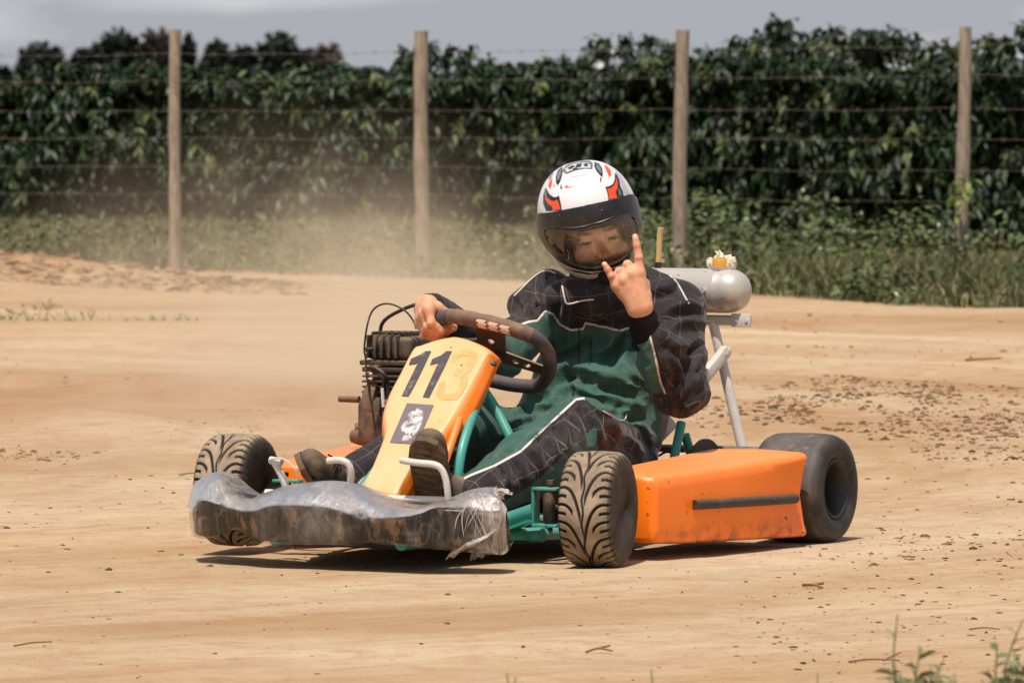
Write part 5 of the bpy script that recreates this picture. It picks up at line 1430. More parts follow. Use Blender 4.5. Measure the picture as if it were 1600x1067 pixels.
# ---- race suit
Sf = Field((-1.08, -.34, .06), (.10, .42, .70), .0042)
G_T, G_UL, G_FL, G_UR, G_FR, G_TL, G_SL, G_TR, G_SR, G_C = range(10)
Sf.limb((-.80, .015, .19), (-.855, .025, .33), .168, .158, .03, G_T, sc=((1, 0, .15), .74))
Sf.limb((-.855, .025, .33), (-.87, .035, .47), .158, .150, .03, G_T, sc=((1, 0, .15), .72))
Sf.limb((-.74, -.06, .255), (-.74, .10, .255), .080, .080, .05, G_T)                   # blouson hanging over the belt
Sf.limb((-.78, -.05, .33), (-.78, .12, .335), .062, .062, .05, G_T)
Sf.limb(J['shR'], J['shL'], .064, .070, .04, G_T)
Sf.limb(KP(853, 443, 14.95), KP(816, 480, 14.93), .030, .036, .03, G_T)                # padded yoke riding up beside the helmet
Sf.limb(KP(868, 446, 14.98), KP(880, 470, 14.88), .030, .04, .03, G_T)
Sf.limb(KP(1016, 444, 14.98), KP(1062, 474, 14.92), .034, .055, .03, G_T)
Sf.limb(KP(1000, 444, 15.0), KP(975, 470, 14.9), .03, .04, .03, G_T)
Sf.limb(J['neck']-Vector((0, 0, .04)), J['neck']+Vector((.016, 0, .050)), .078, .062, .02, G_T)
Sf.limb(KP(895, 462, 14.83), KP(935, 462, 14.82), .04, .04, .05, G_T)
Sf.limb(J['shL'], J['elL'], .070, .062, .022, G_UL)
Sf.limb(J['elL'], J['elL'], .066, .066, .02, G_UL)
wl = J['elL']+(J['wrL']-J['elL'])*.74
Sf.limb(J['elL'], wl+(J['elL']-wl)*.35, .058, .056, .012, G_FL); Sf.limb(wl+(J['elL']-wl)*.35, wl, .056, .044, .012, G_FL)
Sf.limb(J['shR'], J['elR'], .058, .052, .022, G_UR)
wr = J['wrR']+(J['elR']-J['wrR']).normalized()*.022
Sf.limb(J['elR'], wr, .058, .036, .02, G_FR)
Sf.limb(J['hipL'], J['knL'], .108, .080, .03, G_TL); Sf.limb(J['knL'], J['knL']+(J['anL']-J['knL'])*.5, .078, .074, .02, G_SL)
Sf.limb(J['knL']+(J['anL']-J['knL'])*.5, J['anL'], .074, .052, .02, G_SL)
Sf.limb(J['hipR'], J['knR'], .105, .080, .03, G_TR); Sf.limb(J['knR'], J['anR'], .076, .050, .02, G_SR)
# cloth folds
I_, Pn = Sf.coords(np.abs(Sf.F) < .035)
d = np.stack([ (np.linalg.norm(Pn-(p+(q-p)*np.clip(((Pn-p)@(q-p))/max((q-p)@(q-p), 1e-9), 0, 1)[:, None]), axis=1)-(ra+rb)/2) for p, q, ra, rb, g in Sf.prims])
gi = np.array([p[4] for p in Sf.prims])[d.argmin(0)]
x, y, z = Pn.T
ix = Pn@np.array(list(IX)); fi = Pn@np.array(list(IF))
def ridged(a, b, c): return 1-2*np.abs(vnoise(a, b, c))
wob = .012*vnoise(ix*9, z*9, fi*9)
low = np.clip((.50-z)/.10, 0, 1)
t_f = .0060*low*ridged((ix*4+z*6), fi*5, (z+wob*3-ix*.35)*17)+.004*ridged(ix*12+z*8, fi*5+3, z*13)*low+.004*ridged(ix*16+wob*20, fi*6, z*6+5)*(1-low*.4)
arm_f = .007*ridged(ix*9, fi*9+2, (z+.5*ix+wob*2)*20)+.004*ridged(ix*18, fi*12, z*15+9)
elb = np.exp(-(np.linalg.norm(Pn-np.array(list(J['elL'])), axis=1)/.09)**2)
arm_f = arm_f*(.45+.9*elb)
ax_ = np.array(list((J['anL']-J['knL']).normalized())); tl = (Pn-np.array(list(J['knL'])))@ax_
leg_f = .0042*ridged(tl*7, ix*9, z*9)+.005*ridged(tl*20+wob*20, ix*7+fi*5, z*8)
knee = np.exp(-(np.linalg.norm(Pn-np.array(list(J['knL'])), axis=1)/.10)**2)+np.clip((x+.55)/-.15, 0, 1)
leg_f = leg_f*(.5+.8*np.clip(knee, 0, 1))
fold = np.where(gi == G_T, t_f, np.where(gi <= G_FR, arm_f, leg_f))
Sf.F[tuple(I_.T)] -= fold.astype(np.float32)
V, Q = Sf.mesh(); V = relax(V, Q, 5)
from mathutils.bvhtree import BVHTree
# the larger creases: pulled ridges with a hollow beneath, pressed into the cloth surface
def vnormals(V, Q):
    n = np.cross(V[Q[:, 2]]-V[Q[:, 0]], V[Q[:, 3]]-V[Q[:, 1]]); N_ = np.zeros_like(V)
    for k in range(4):
        for c in range(3): N_[:, c] += np.bincount(Q[:, k], n[:, c], minlength=len(V))
    return N_/(np.linalg.norm(N_, axis=1, keepdims=True)+1e-12)
VN = vnormals(V, Q)
if (VN*(V-V.mean(0))).sum() < 0: VN = -VN
d = np.stack([(np.linalg.norm(V-(p+(q-p)*np.clip(((V-p)@(q-p))/max((q-p)@(q-p), 1e-9), 0, 1)[:, None]), axis=1)-(ra+rb)/2) for p, q, ra, rb, g in Sf.prims])
gi0 = np.array([p[4] for p in Sf.prims])[d.argmin(0)]
FRONT = np.clip((VN@np.array(list(IF))+.15)/.4, 0, 1)
PX, PY = topx(V); DISP = np.zeros(len(V))
def c4(pts): return [(760+a/2.807, 480+b/2.807) for a, b in pts]
def c3(pts): return [(780+a/3.557, 230+b/3.557) for a, b in pts]
def cz(pts): return [(840+a/6.794, 453+b/6.794) for a, b in pts]
def crease(pts, A, w, groups, hollow=.75, off=1.7):
    """a fold along a line; the hollow lies on the right hand side of the drawing direction (below, for left to right)"""
    global DISP
    pl_ = np.array([(q.x, q.y) for q in spline([(a, b, 0) for a, b in pts], 4)]); m = len(pl_)
    seg = np.linalg.norm(np.diff(pl_, axis=0), axis=1); L_ = np.concatenate([[0], np.cumsum(seg)]); tot = L_[-1]
    sel = (np.isin(gi0, groups)) & (PX > pl_[:, 0].min()-45) & (PX < pl_[:, 0].max()+45) & (PY > pl_[:, 1].min()-45) & (PY < pl_[:, 1].max()+45)
    X, Y = PX[sel], PY[sel]; best = np.full(len(X), 1e9); sg = np.zeros(len(X)); al_ = np.zeros(len(X))
    for k in range(m-1):
        a, b = pl_[k], pl_[k+1]; e = b-a; l2 = e@e; t = ((X-a[0])*e[0]+(Y-a[1])*e[1])/l2
        tc2 = np.clip(t, 0, 1); dx, dy = X-a[0]-e[0]*tc2, Y-a[1]-e[1]*tc2; dd = np.hypot(dx, dy)
        s = e[0]*(Y-a[1])-e[1]*(X-a[0]); u = dd < best
        best[u] = dd[u]; sg[u] = np.sign(s[u]); al_[u] = (L_[k]+tc2[u]*seg[k])
    s = best*sg/662; tap = np.clip(np.sin(np.clip(al_/tot, 0, 1)*math.pi), 0, 1)**.55
    endd = np.clip(1-np.where((al_ <= 0) | (al_ >= tot), best/662/w, 0), 0, 1)
    up_ = np.where(s < 0, np.exp(-(np.abs(s)/(1.5*w))**1.3), np.exp(-(s/(.75*w))**2))
    pr = up_-hollow*np.exp(-((s-off*w)/(.95*w))**2)
    DISP[sel] += A*pr*tap*endd
TT = (G_T, G_TL, G_TR); AA = (G_UL, G_FL); LL = (G_TL, G_SL, G_TR, G_SR)
for pts, A, w in (
    (cz([(60, 640), (160, 680), (260, 640), (360, 590), (440, 520), (480, 440)]), .013, .011),
    (cz([(20, 400), (110, 470), (190, 560), (280, 600)]), .009, .010),
    (cz([(900, 430), (820, 510), (740, 610), (660, 700), (610, 725)][::-1]), .014, .010),
    (cz([(955, 520), (930, 680), (880, 800), (820, 900), (700, 920)]), .012, .012),
    (cz([(180, 800), (290, 795), (430, 850), (560, 880), (690, 930), (860, 960), (1010, 1020)]), .017, .012),
    (cz([(60, 1010), (150, 920), (240, 860), (290, 810)]), .012, .010),
    (cz([(380, 1050), (400, 960), (440, 890)]), .008, .009),
    (cz([(560, 1040), (640, 980), (760, 960)]), .008, .010),
    (cz([(620, 560), (600, 640), (610, 720)]), .007, .008),
    (c4([(170, 190), (160, 235), (200, 270), (225, 262)]), .010, .010),
    (c4([(160, 398), (230, 372), (300, 318), (345, 262)]), .013, .011),
    (c4([(285, 420), (300, 370), (345, 335)]), .009, .010),
    (c4([(380, 330), (450, 372), (560, 402), (660, 405)]), .013, .012),
    (c4([(420, 400), (520, 440), (600, 452), (690, 440)]), .011, .012),
    (c4([(520, 330), (590, 350), (680, 348), (730, 330)]), .011, .011),
    (c4([(600, 250), (640, 300), (700, 330)]), .009, .010),
    (c4([(560, 130), (530, 190), (470, 215)]), .009, .010),
    (c4([(100, 470), (190, 440), (300, 420)]), .010, .009), (c4([(60, 520), (140, 490), (250, 470)]), .010, .010), (c4([(20, 580), (110, 540), (230, 520)]), .009, .010),
    (c4([(700, 440), (640, 420), (600, 470), (560, 520)]), .008, .010), (c4([(640, 520), (700, 560), (730, 620)]), .010, .012), (c4([(600, 560), (650, 600), (690, 640)]), .009, .010)):
    crease(pts, A, w, TT)
for pts, A, w in (([(390, 735), (362, 800), (372, 880), (352, 960), (362, 1000)], .012, .010), ([(300, 720), (285, 800), (300, 880), (292, 940)], .010, .010), ([(235, 760), (215, 840), (240, 920)], .009, .009),
    ([(120, 820), (150, 880), (170, 940)], .008, .009), ([(470, 960), (560, 940), (640, 950), (700, 940)], .007, .010), ([(430, 890), (520, 920), (620, 900)], .007, .010)):
    crease(c3(pts), A, w, (G_T, G_UR))
for pts, A, w in ((c3([(830, 800), (900, 790), (990, 750)]), .009, .010), (c3([(900, 950), (960, 905), (1060, 880), (1130, 900)]), .013, .011), (c3([(940, 1020), (1010, 980), (1110, 975), (1150, 1000)]), .010, .011)):
    crease(pts, A, w, (G_T, G_UL))
for pts, A, w in (([(860, 190), (905, 255), (895, 330), (862, 400)], .013, .010), ([(832, 215), (858, 300), (850, 380), (880, 440)], .011, .010), ([(955, 170), (915, 230), (905, 290)], .012, .011), ([(968, 260), (930, 310), (905, 380), (860, 430)], .011, .011),
    ([(958, 350), (915, 410), (855, 450)], .010, .010), ([(770, 200), (800, 280), (790, 360), (830, 440)], .008, .010), ([(700, 260), (730, 330), (740, 400)], .007, .009), ([(790, 430), (850, 470), (900, 440)], .009, .009), ([(800, 130), (830, 170), (880, 170), (940, 130)], .010, .010)):
    crease(c4(pts), A, w, AA)
for pts, A, w in (([(345, 455), (400, 520), (415, 600)], .011, .011), ([(300, 480), (345, 540), (350, 640)], .011, .010), ([(430, 420), (480, 500), (500, 600)], .012, .012), ([(500, 440), (560, 520), (600, 620)], .011, .012), ([(235, 540), (290, 600), (300, 690)], .010, .010),
    ([(180, 600), (225, 660), (235, 740)], .008, .010), ([(110, 640), (150, 700), (160, 770)], .008, .009), ([(50, 680), (85, 730), (90, 790)], .007, .008), ([(160, 590), (250, 530), (330, 470)], .007, .010), ([(20, 660), (60, 640), (130, 590)], .006, .008)):
    crease(c4(pts), A, w, LL)
DISP *= FRONT*1.3
DISP += .0016*fbm(V[:, 0]*38, V[:, 1]*38, V[:, 2]*38, 2)
V = V+VN*DISP[:, None]
# which limb each point belongs to, and its cloth coordinates
d = np.stack([(np.linalg.norm(V-(p+(q-p)*np.clip(((V-p)@(q-p))/max((q-p)@(q-p), 1e-9), 0, 1)[:, None]), axis=1)-(ra+rb)/2) for p, q, ra, rb, g in Sf.prims])
gi = np.array([p[4] for p in Sf.prims])[d.argmin(0)]
X, Y = topx(V); S_ = 1/662.
def curve(pts, X): return np.interp(X, [p[0] for p in pts], [p[1] for p in pts])
yoke = [(740, 530), (790, 518), (812, 508), (825, 503), (840, 501), (852, 486), (864, 491), (875, 507), (892, 516), (911, 514), (915, 505), (949, 512), (968, 517), (985, 512), (1002, 506), (1010, 500)]
legp = [(700, 760), (736, 742), (772, 728), (814, 705), (871, 651), (900, 624), (913, 622), (935, 640), (960, 655), (985, 662), (1000, 660)]
legl = [(700, 842), (788, 783), (831, 758), (885, 708), (931, 665), (936, 720), (960, 760)]
def slope_corr(pts, X, Y):
    e = 2.0; s = (curve(pts, X+e)-curve(pts, X-e))/(2*e); return (Y-curve(pts, X))/np.sqrt(1+s*s)*S_
g = np.full(len(V), -1.0); pd_ = np.full(len(V), 1.0)
t = (gi == G_T) | (gi == G_UR) | (gi == G_FR)
q = slope_corr(yoke, X, Y); sidew = (1040-X)*S_
g = np.where(t, q, g); pd_ = np.where(t & (X < 1000), np.abs(q), pd_)
# sleeve of the raised arm
fa = (gi == G_FL); xb = np.interp(Y, [500, 523, 558, 597, 630, 656, 680], [1010, 1015, 1024, 1032, 1045, 1059, 1072])
q = (xb-X)*S_*.96; g = np.where(fa, q, g); pd_ = np.where(fa, np.abs(q), pd_)
ua = gi == G_UL; g = np.where(ua, -1, g)
lg = (gi == G_TL) | (gi == G_SL)
q1 = -slope_corr(legp, X, Y); q2 = slope_corr(legl, X, Y); q2 = np.where(X > 936, -1, q2)
g = np.where(lg, np.maximum(q1, q2), g); pd_ = np.where(lg & (X < 915), np.abs(q1), pd_)
rl = (gi == G_TR); g = np.where(rl, .05, g)
sr = (gi == G_SR); axr = np.array(list((J['anR']-J['knR']).normalized()))
rel = V-np.array(list(J['knR'])); along = rel@axr; perp = rel-along[:, None]*axr; q = (perp@np.array(list(IX)))*1.0-.040
g = np.where(sr, q, g); pd_ = np.where(sr, np.abs(q), pd_)
# plaid stitching coordinates
lx = V@np.array(list(IX))+.9*fbm(V[:, 0]*5, V[:, 1]*5, V[:, 2]*5, 2)*.05; ly = V[:, 2]+.035*fbm(V[:, 0]*6, V[:, 1]*6, V[:, 2]*6+3, 2)
for pr in Sf.prims:
    p, q_, ra, rb, gg = pr
    if gg == G_T: continue
    m = gi == gg
    if not m.any(): continue
limbs = {G_UL: ('shL', 'elL'), G_FL: ('elL', 'wrL'), G_UR: ('shR', 'elR'), G_FR: ('elR', 'wrR'), G_TL: ('hipL', 'knL'), G_SL: ('knL', 'anL'), G_TR: ('hipR', 'knR'), G_SR: ('knR', 'anR')}
for gg, (a, b) in limbs.items():
    m = gi == gg; a = np.array(list(J[a])); b = np.array(list(J[b])); ax_ = (b-a)/np.linalg.norm(b-a)
    rel = V[m]-a; al_ = rel@ax_; pe = rel-al_[:, None]*ax_
    e1 = np.array(list(IF)); e1 = e1-ax_*(e1@ax_); e1 /= np.linalg.norm(e1); e2 = np.cross(ax_, e1)
    wv = .016*fbm(V[m, 0]*9, V[m, 1]*9, V[m, 2]*9, 2); lx[m] = al_+.03+wv; ly[m] = np.arctan2(pe@e2, pe@e1)*.066+wv
suit = M('suit_fabric', .72, spec=.3)
def aa(m, a, w, soft=.0006): return m.math('SUBTRACT', 1.0, m.math('DIVIDE', m.math('SUBTRACT', a, w-soft/2), soft, clamp=True), clamp=True)
ga = suit.attr('g'); gmask = suit.math('DIVIDE', suit.math('ADD', ga, .0003), .0006, clamp=True)
fw = suit.noise(900, 2, .5); big = suit.noise(5, 5, .6)
blk = suit.mix(suit.ramp(big, .3, .75), lin((25, 20, 21)), lin((40, 32, 33)))
grn = suit.mix(suit.ramp(suit.noise(6, 5, .6), .3, .75), lin((40, 74, 63)), lin((62, 98, 85)))
bc = suit.mix(gmask, blk, grn)
def lines(name, sp, w, off=0.0):
    a = suit.attr(name); f = suit.math('ABSOLUTE', suit.math('SUBTRACT', suit.math('FRACT', suit.math('ADD', suit.math('DIVIDE', a, sp), 50.5+off)), .5))
    return aa(suit, suit.math('MULTIPLY', f, sp), w, .0010)
ln_ = suit.math('MAXIMUM', lines('lx', .058, .0008), lines('ly', .066, .0008, .2))
ln_ = suit.math('MULTIPLY', ln_, suit.ramp(suit.noise(22, 2), .36, .5))
lamt = suit.math('MULTIPLY', ln_, suit.math('SUBTRACT', .24, suit.math('MULTIPLY', gmask, .12)))
bc = suit.mix(lamt, bc, lin((196, 168, 160)))
dustm = suit.math('MULTIPLY', suit.ramp(suit.noise(16, 6, .7), .52, .85), .20)
bc = suit.mix(dustm, bc, lin((170, 138, 112)))
spk = suit.ramp(suit.noise(130, 2, .4), .76, .78); bc = suit.mix(suit.math('MULTIPLY', spk, .7), bc, lin((190, 160, 130)))
pm_ = aa(suit, suit.attr('pd'), .0026, .0010); bc = suit.mix(pm_, bc, lin((214, 198, 188)))
suit.color(bc); suit.b.inputs['Sheen Weight'].default_value = .12; suit.b.inputs['Sheen Roughness'].default_value = .5
suit.bump(suit.math('SUBTRACT', 1.0, suit.math('DIVIDE', suit.attr('pd'), .0045, clamp=True), clamp=True), .0022, 1.0)
suit.bump(suit.noise(26, 5, .6, dist=.6), .007, .45); suit.bump(fw, .0004, .5)
so_ = mesh_obj('race_suit', V, Q, suit, person, attrs={'g': ('FLOAT', g), 'pd': ('FLOAT', pd_), 'lx': ('FLOAT', lx), 'ly': ('FLOAT', ly)})
# surface lookup to lay raised trims on the suit
bvh = BVHTree.FromPolygons([Vector(v) for v in V.tolist()], Q.tolist())
def onto(x, y, lift=.002, tree=bvh, near=13.6):
    o = KP(x, y, near); d = (KP(x, y, 15.6)-o).normalized(); h = tree.ray_cast(o, d)
    return (h[0]+h[1]*lift) if h[0] is not None else None
blackf = M('rib_knit', .9, spec=.2); rn = blackf.noise(60, 3, .5, stretch=(1, 1, .2)); blackf.color(blackf.mix(rn, lin((16, 14, 16)), lin((34, 30, 33)))); blackf.bump(rn, .002, .7)
pipm = M('piping_cord', .6); pipm.color(lin((206, 190, 180)))
def trim(pts, r, mat, name, lift=.0015, parent=so_):
    q = [onto(a, b, lift) for a, b in pts]; q = [p for p in q if p is not None]
    if len(q) < 2: return None
    mb = MB(); mb.tube(spline(q, 4), r, 8); return mb.build(name, mat, parent)
trim([(879, 447), (880, 456), (882, 466), (885, 474), (893, 474), (905, 471), (916, 469), (928, 468)], .0021, pipm, 'piping')
trim([(868, 428), (858, 424), (848, 425), (838, 431), (826, 441), (815, 452), (804, 463)], .0022, pipm, 'piping')
trim([(1046, 432), (1054, 438), (1060, 446), (1066, 456), (1071, 466), (1076, 474)], .0022, pipm, 'piping')
trim([(942, 642), (952, 648), (962, 655), (970, 658), (976, 656), (979, 646)], .0017, pipm, 'piping')
# shoulder seams and placket
seamm = M('seam_thread', .8); seamm.color(lin((26, 40, 36)))
trim([(905, 512), (905, 530), (905, 550), (904, 570), (900, 590), (896, 610), (893, 625)], .0014, seamm, 'placket_seam', .0002)
trim([(925, 510), (924, 530), (923, 550), (921, 570), (917, 590)], .0012, seamm, 'placket_seam', .0002)
# cuffs
def cuff(a, b, r0, r1, sq=None):
    mb = MB(); n = 9; pts = [a+(b-a)*(i/n) for i in range(n+1)]
    mb.tube(pts, [ (r0+(r1-r0)*i/n)*(1+.035*(1 if i % 2 else -1))*(.93 if i in (0, n) else 1) for i in range(n+1)], 36)
    return mb.build('cuff', blackf, so_)
cuff(KP(1014, 540, 14.635), KP(1001, 485, 14.60), .0385, .0335)
cuff(J['wrR']+(J['elR']-J['wrR']).normalized()*.045, J['wrR']-(J['elR']-J['wrR']).normalized()*.004, .037, .030)
# collar band closing round the neck
mb = MB(); prof = []
nk = J['neck']; rings_ = []
for k, (dz, r) in enumerate([(-.03, .082), (.0, .080), (.03, .076), (.055, .071), (.072, .066), (.074, .062), (.06, .058), (0, .060)]):
    rings_.append([mb.bm.verts.new(nk+IX*math.cos(a)*r*1.02+IF*(math.sin(a)*r*.95)+IZ*(dz+.006*math.sin(a)))for a in np.linspace(0, 2*math.pi, 40, endpoint=False)])
for a, b in zip(rings_[:-1], rings_[1:]):
    for j in range(40): mb.bm.faces.new((a[j], a[(j+1) % 40], b[(j+1) % 40], b[j]))
mb.build('collar', blackf, so_)

# ---- shoes
shoem = dusty('shoe_leather', lin((56, 46, 40)), .7, amount=.55, scale=14, updust=.25)
solem = dusty('shoe_sole', lin((104, 80, 54)), .85, amount=.5, scale=26, c2=lin((70, 54, 38)), updust=.0, bump=.002)
def shoe(heel, toe, nrm_, ankle, w=.045):
    """sole side faces nrm_"""
    d = (toe-heel).normalized(); L_ = (toe-heel).length; nrm_ = (nrm_-d*nrm_.dot(d)).normalized(); s = d.cross(nrm_)
    outl = [(-.02, .0), (-.016, .022), (.0, .031), (.05, .030), (.10, .036), (.17, .044), (.215, .040), (.245, .024), (.252, 0)]
    full = outl+[(a, -b) for a, b in outl[-2:0:-1]]; k = L_/.25
    mb = MB(); pts = [heel+d*a*k+s*b for a, b in full]
    mb.prism(pts, -nrm_*.014)
    for i in range(9):                                            # lugs across the tread
        a = .0+.026*i; wd = float(np.interp(a, [0, .1, .17, .24], [.026, .031, .038, .022]))
        mb.box(heel+d*(a*k+.004)+nrm_*.0012, (.014, wd*2-.006, .004), rot=Matrix((d, s, nrm_)).transposed(), bevel=.0012)
    so2 = mb.build('sole', solem, None, bevel=0)
    F_ = Field(np.minimum(np.minimum(heel, toe), ankle)-np.array([.09]*3), np.maximum(np.maximum(heel, toe), ankle)+np.array([.09]*3), .003)
    up = -nrm_
    F_.limb(heel+d*.015*k+up*.035, heel+d*.10*k+up*.040, .031, .033, .02)
    F_.limb(heel+d*.10*k+up*.038, toe-d*.035+up*.030, .034, .029, .02, sc=(up, .8))
    F_.limb(toe-d*.07+up*.028, toe-d*.03+up*.026, .036, .030, .02, sc=(up, .8))
    F_.limb(heel+d*.03*k+up*.05, ankle, .033, .040, .02)
    V, Q = F_.mesh(); V = relax(V, Q, 2)
    so = mesh_obj('shoe', V, Q, shoem, person); so2.parent = so
    # laces
    mb = MB()
    for i in range(4):
        c = heel+d*(.10+.022*i)*k+up*.072
        mb.tube(spline([c-s*.022-up*.010, c+up*.002, c+s*.022-up*.010], 4), .0022, 6)
    mb.build('laces', blackf, so)
    return so
shoe(P(668, 792, u=.075), P(666, 690, u=.215), Vector((.75, .12, -.30)), J['anL'])
shoe(P(512, 780, u=.05), P(462, 722, u=.20), Vector((.55, -.75, -.25)), J['anR'])

# ---- helmet
NA, NP = 420, 270
phi = np.linspace(.002, math.pi-.002, NP); az = np.linspace(0, 2*math.pi, NA, endpoint=False)
PH, AZ = np.meshgrid(phi, az, indexing='ij')
dx_, dy_, dz_ = np.sin(PH)*np.cos(AZ), np.cos(PH), np.sin(PH)*np.sin(AZ)     # helmet frame: right, front, up
def hrad(dx, dy, dz):
    lo = np.full_like(dx, .03); hi = np.full_like(dx, .25)
    for _ in range(28):
        m = (lo+hi)/2; x, y, z = dx*m, dy*m, dz*m
        dn = np.clip((-z-.02)/.12, 0, 1.3)
        ax = .1195*(1-.30*dn**1.5); by = np.where(y > 0, .146*(1-.10*dn**2), .148*(1-.22*dn)); c = np.where(z > 0, .1425, .150)
        e = 2.25
        f = np.abs(x/ax)**e+np.abs(y/by)**e+np.abs(z/c)**e-1
        ins = f < 0; lo = np.where(ins, m, lo); hi = np.where(ins, hi, m)
    return lo
HR = hrad(dx_, dy_, dz_)
hm = np.array([list(hx), list(hf), list(hz)])
def hverts(r): return np.stack([dx_*r, dy_*r, dz_*r], -1).reshape(-1, 3)@hm+np.array(list(HC))
hid = np.arange(NP*NA).reshape(NP, NA); hnx = np.roll(hid, -1, 1)
HF = np.stack([hid[:-1], hid[1:], hnx[1:], hnx[:-1]], -1).reshape(-1, 4)
def poly_sd(X, Y, poly):
    """signed distance in pixels, positive inside"""
    P_ = np.array(poly, float); best = np.full(X.shape, 1e9); ins = np.zeros(X.shape, bool)
    for i in range(len(P_)):
        a, b = P_[i], P_[(i+1) % len(P_)]; e = b-a; t = np.clip(((X-a[0])*e[0]+(Y-a[1])*e[1])/(e@e), 0, 1)
        best = np.minimum(best, np.hypot(X-a[0]-e[0]*t, Y-a[1]-e[1]*t))
        c = ((a[1] > Y) != (b[1] > Y)) & (X < (b[0]-a[0])*(Y-a[1])/(b[1]-a[1]+1e-12)+a[0]); ins ^= c
    return np.where(ins, best, -best)
def sp2(pts, n=6): return [(p.x, p.y) for p in spline([(a, b, 0) for a, b in pts], n, closed=True)]
lens_p = sp2([(851, 364), (858, 357.5), (880, 357), (901, 357), (925, 352), (947, 345), (968, 337), (982, 334), (991, 342), (995, 362), (989, 386), (976, 402), (955, 413), (925, 419), (896, 413), (876, 401), (860, 385)])
vis_p = sp2([(838, 334), (860, 331), (889, 325.5), (913, 321), (937, 315.5), (962, 310), (988, 303), (1000, 318), (1004, 345), (1002, 372), (994, 395), (975, 411), (951, 421), (925, 425), (896, 420), (871, 407), (852, 388), (838, 360), (830, 345)])
Vs = hverts(HR); hX, hY = topx(Vs); front = (dy_.ravel() > -.12)
lens_sd = np.where(front, poly_sd(hX, hY, lens_p), -30); 
# painted livery (real paint on the shell)
white = np.array(lin((214, 210, 208))[:3]); blk_ = np.array(lin((24, 22, 24))[:3]); org = np.array(lin((226, 74, 26))[:3]); gry = np.array(lin((118, 116, 120))[:3]); crm = np.array(lin((216, 202, 184))[:3])
paint = np.tile(white, (len(Vs), 1)); 
def shade(poly, c, grow=0.0, need=None, soft=.7):
    global paint
    m = np.clip((poly_sd(hX, hY, poly)+grow)/soft+.5, 0, 1)*front
    paint = paint*(1-m[:, None])+np.array(c)*m[:, None]
def h3(pts): return [(780+a/3.557, 230+b/3.557) for a, b in pts]
def h4(pts): return [(840+a/4.105, 240+b/4.105) for a, b in pts]
shade(h4([(160, 118), (172, 84), (210, 60), (262, 46), (330, 46), (355, 62), (352, 102), (300, 100), (240, 112), (186, 134)]), gry*.6)
shade(h4([(176, 96), (215, 70), (262, 58), (322, 58), (340, 72), (338, 92), (280, 92), (226, 104), (186, 120)]), (.50, .49, .48))
for q in ([(190, 92), (226, 74), (240, 84), (206, 104)], [(252, 66), (286, 62), (276, 88), (240, 92)], [(300, 62), (324, 64), (320, 84), (296, 82)], [(222, 96), (250, 90), (262, 98), (230, 108)]): shade(h4(q), blk_*1.5)
shade(h4([(158, 82), (130, 106), (116, 150), (118, 190), (130, 206), (146, 180), (158, 140), (162, 104)]), blk_*1.2); shade(h4([(150, 96), (134, 118), (124, 150), (128, 176), (140, 160), (150, 130)]), gry)
shade(h4([(364, 54), (396, 66), (414, 96), (420, 136), (414, 156), (396, 136), (374, 110), (362, 80)]), blk_*1.2); shade(h4([(376, 66), (396, 80), (406, 106), (408, 130), (394, 112), (378, 92)]), gry)
shade(h4([(400, 150), (412, 160), (408, 186), (402, 190)]), blk_*1.4); shade(h4([(150, 196), (158, 220), (156, 234), (146, 226), (146, 206)]), blk_*1.4); shade(h4([(104, 196), (112, 200), (108, 218), (102, 216)]), gry)
shade(h4([(94, 150), (76, 176), (68, 206), (74, 226), (86, 220), (92, 196), (94, 170)]), org); shade(h4([(426, 72), (450, 84), (470, 110), (474, 140), (462, 156), (448, 130), (436, 100)]), org)
# side flames with dark outline
fl = [(52, 228), (40, 270), (40, 320), (58, 366), (150, 362), (146, 330), (134, 276), (118, 286), (96, 282), (74, 266), (62, 246)]
fl2 = [(48, 262), (62, 284), (80, 300), (104, 306), (124, 296), (136, 318), (146, 358), (96, 366), (92, 340), (66, 322), (50, 296)]
shade(h4(fl), blk_, 1.2); shade(h4([(60, 120), (84, 96), (112, 84), (104, 120), (92, 150), (70, 176)]), gry); shade(h4([(196, 150), (300, 132), (352, 136), (300, 144), (220, 158)]), (.42, .41, .41)); shade(h4(fl2), org); shade(h4([(44, 232), (60, 262), (50, 280), (44, 256)]), gry)
fr_ = [(500, 130), (520, 168), (526, 210), (544, 246), (548, 274), (458, 296), (454, 260), (440, 218), (466, 212), (488, 196), (500, 164)]
fr2 = [(504, 150), (514, 186), (514, 220), (500, 246), (510, 284), (458, 292), (456, 256), (444, 226), (470, 222), (492, 202), (502, 178)]
shade(h4(fr_), blk_, 1.2); shade(h4(fr2), org); shade(h4([(520, 220), (534, 236), (540, 262), (522, 268), (516, 244)]), gry*.6)
shade(h4([(494, 96), (540, 150), (570, 210), (590, 258), (560, 268), (540, 220), (520, 160)]), (.42, .42, .45))
shade(h4([(172, 216), (184, 204), (198, 198), (190, 208), (196, 213), (280, 200), (204, 219), (182, 224)]), org)
for k in range(7): shade(h4([(296+11*k, 182-k*.8), (303+11*k, 181-k*.8), (303+11*k, 186-k*.8), (296+11*k, 187-k*.8)]), blk_*3)
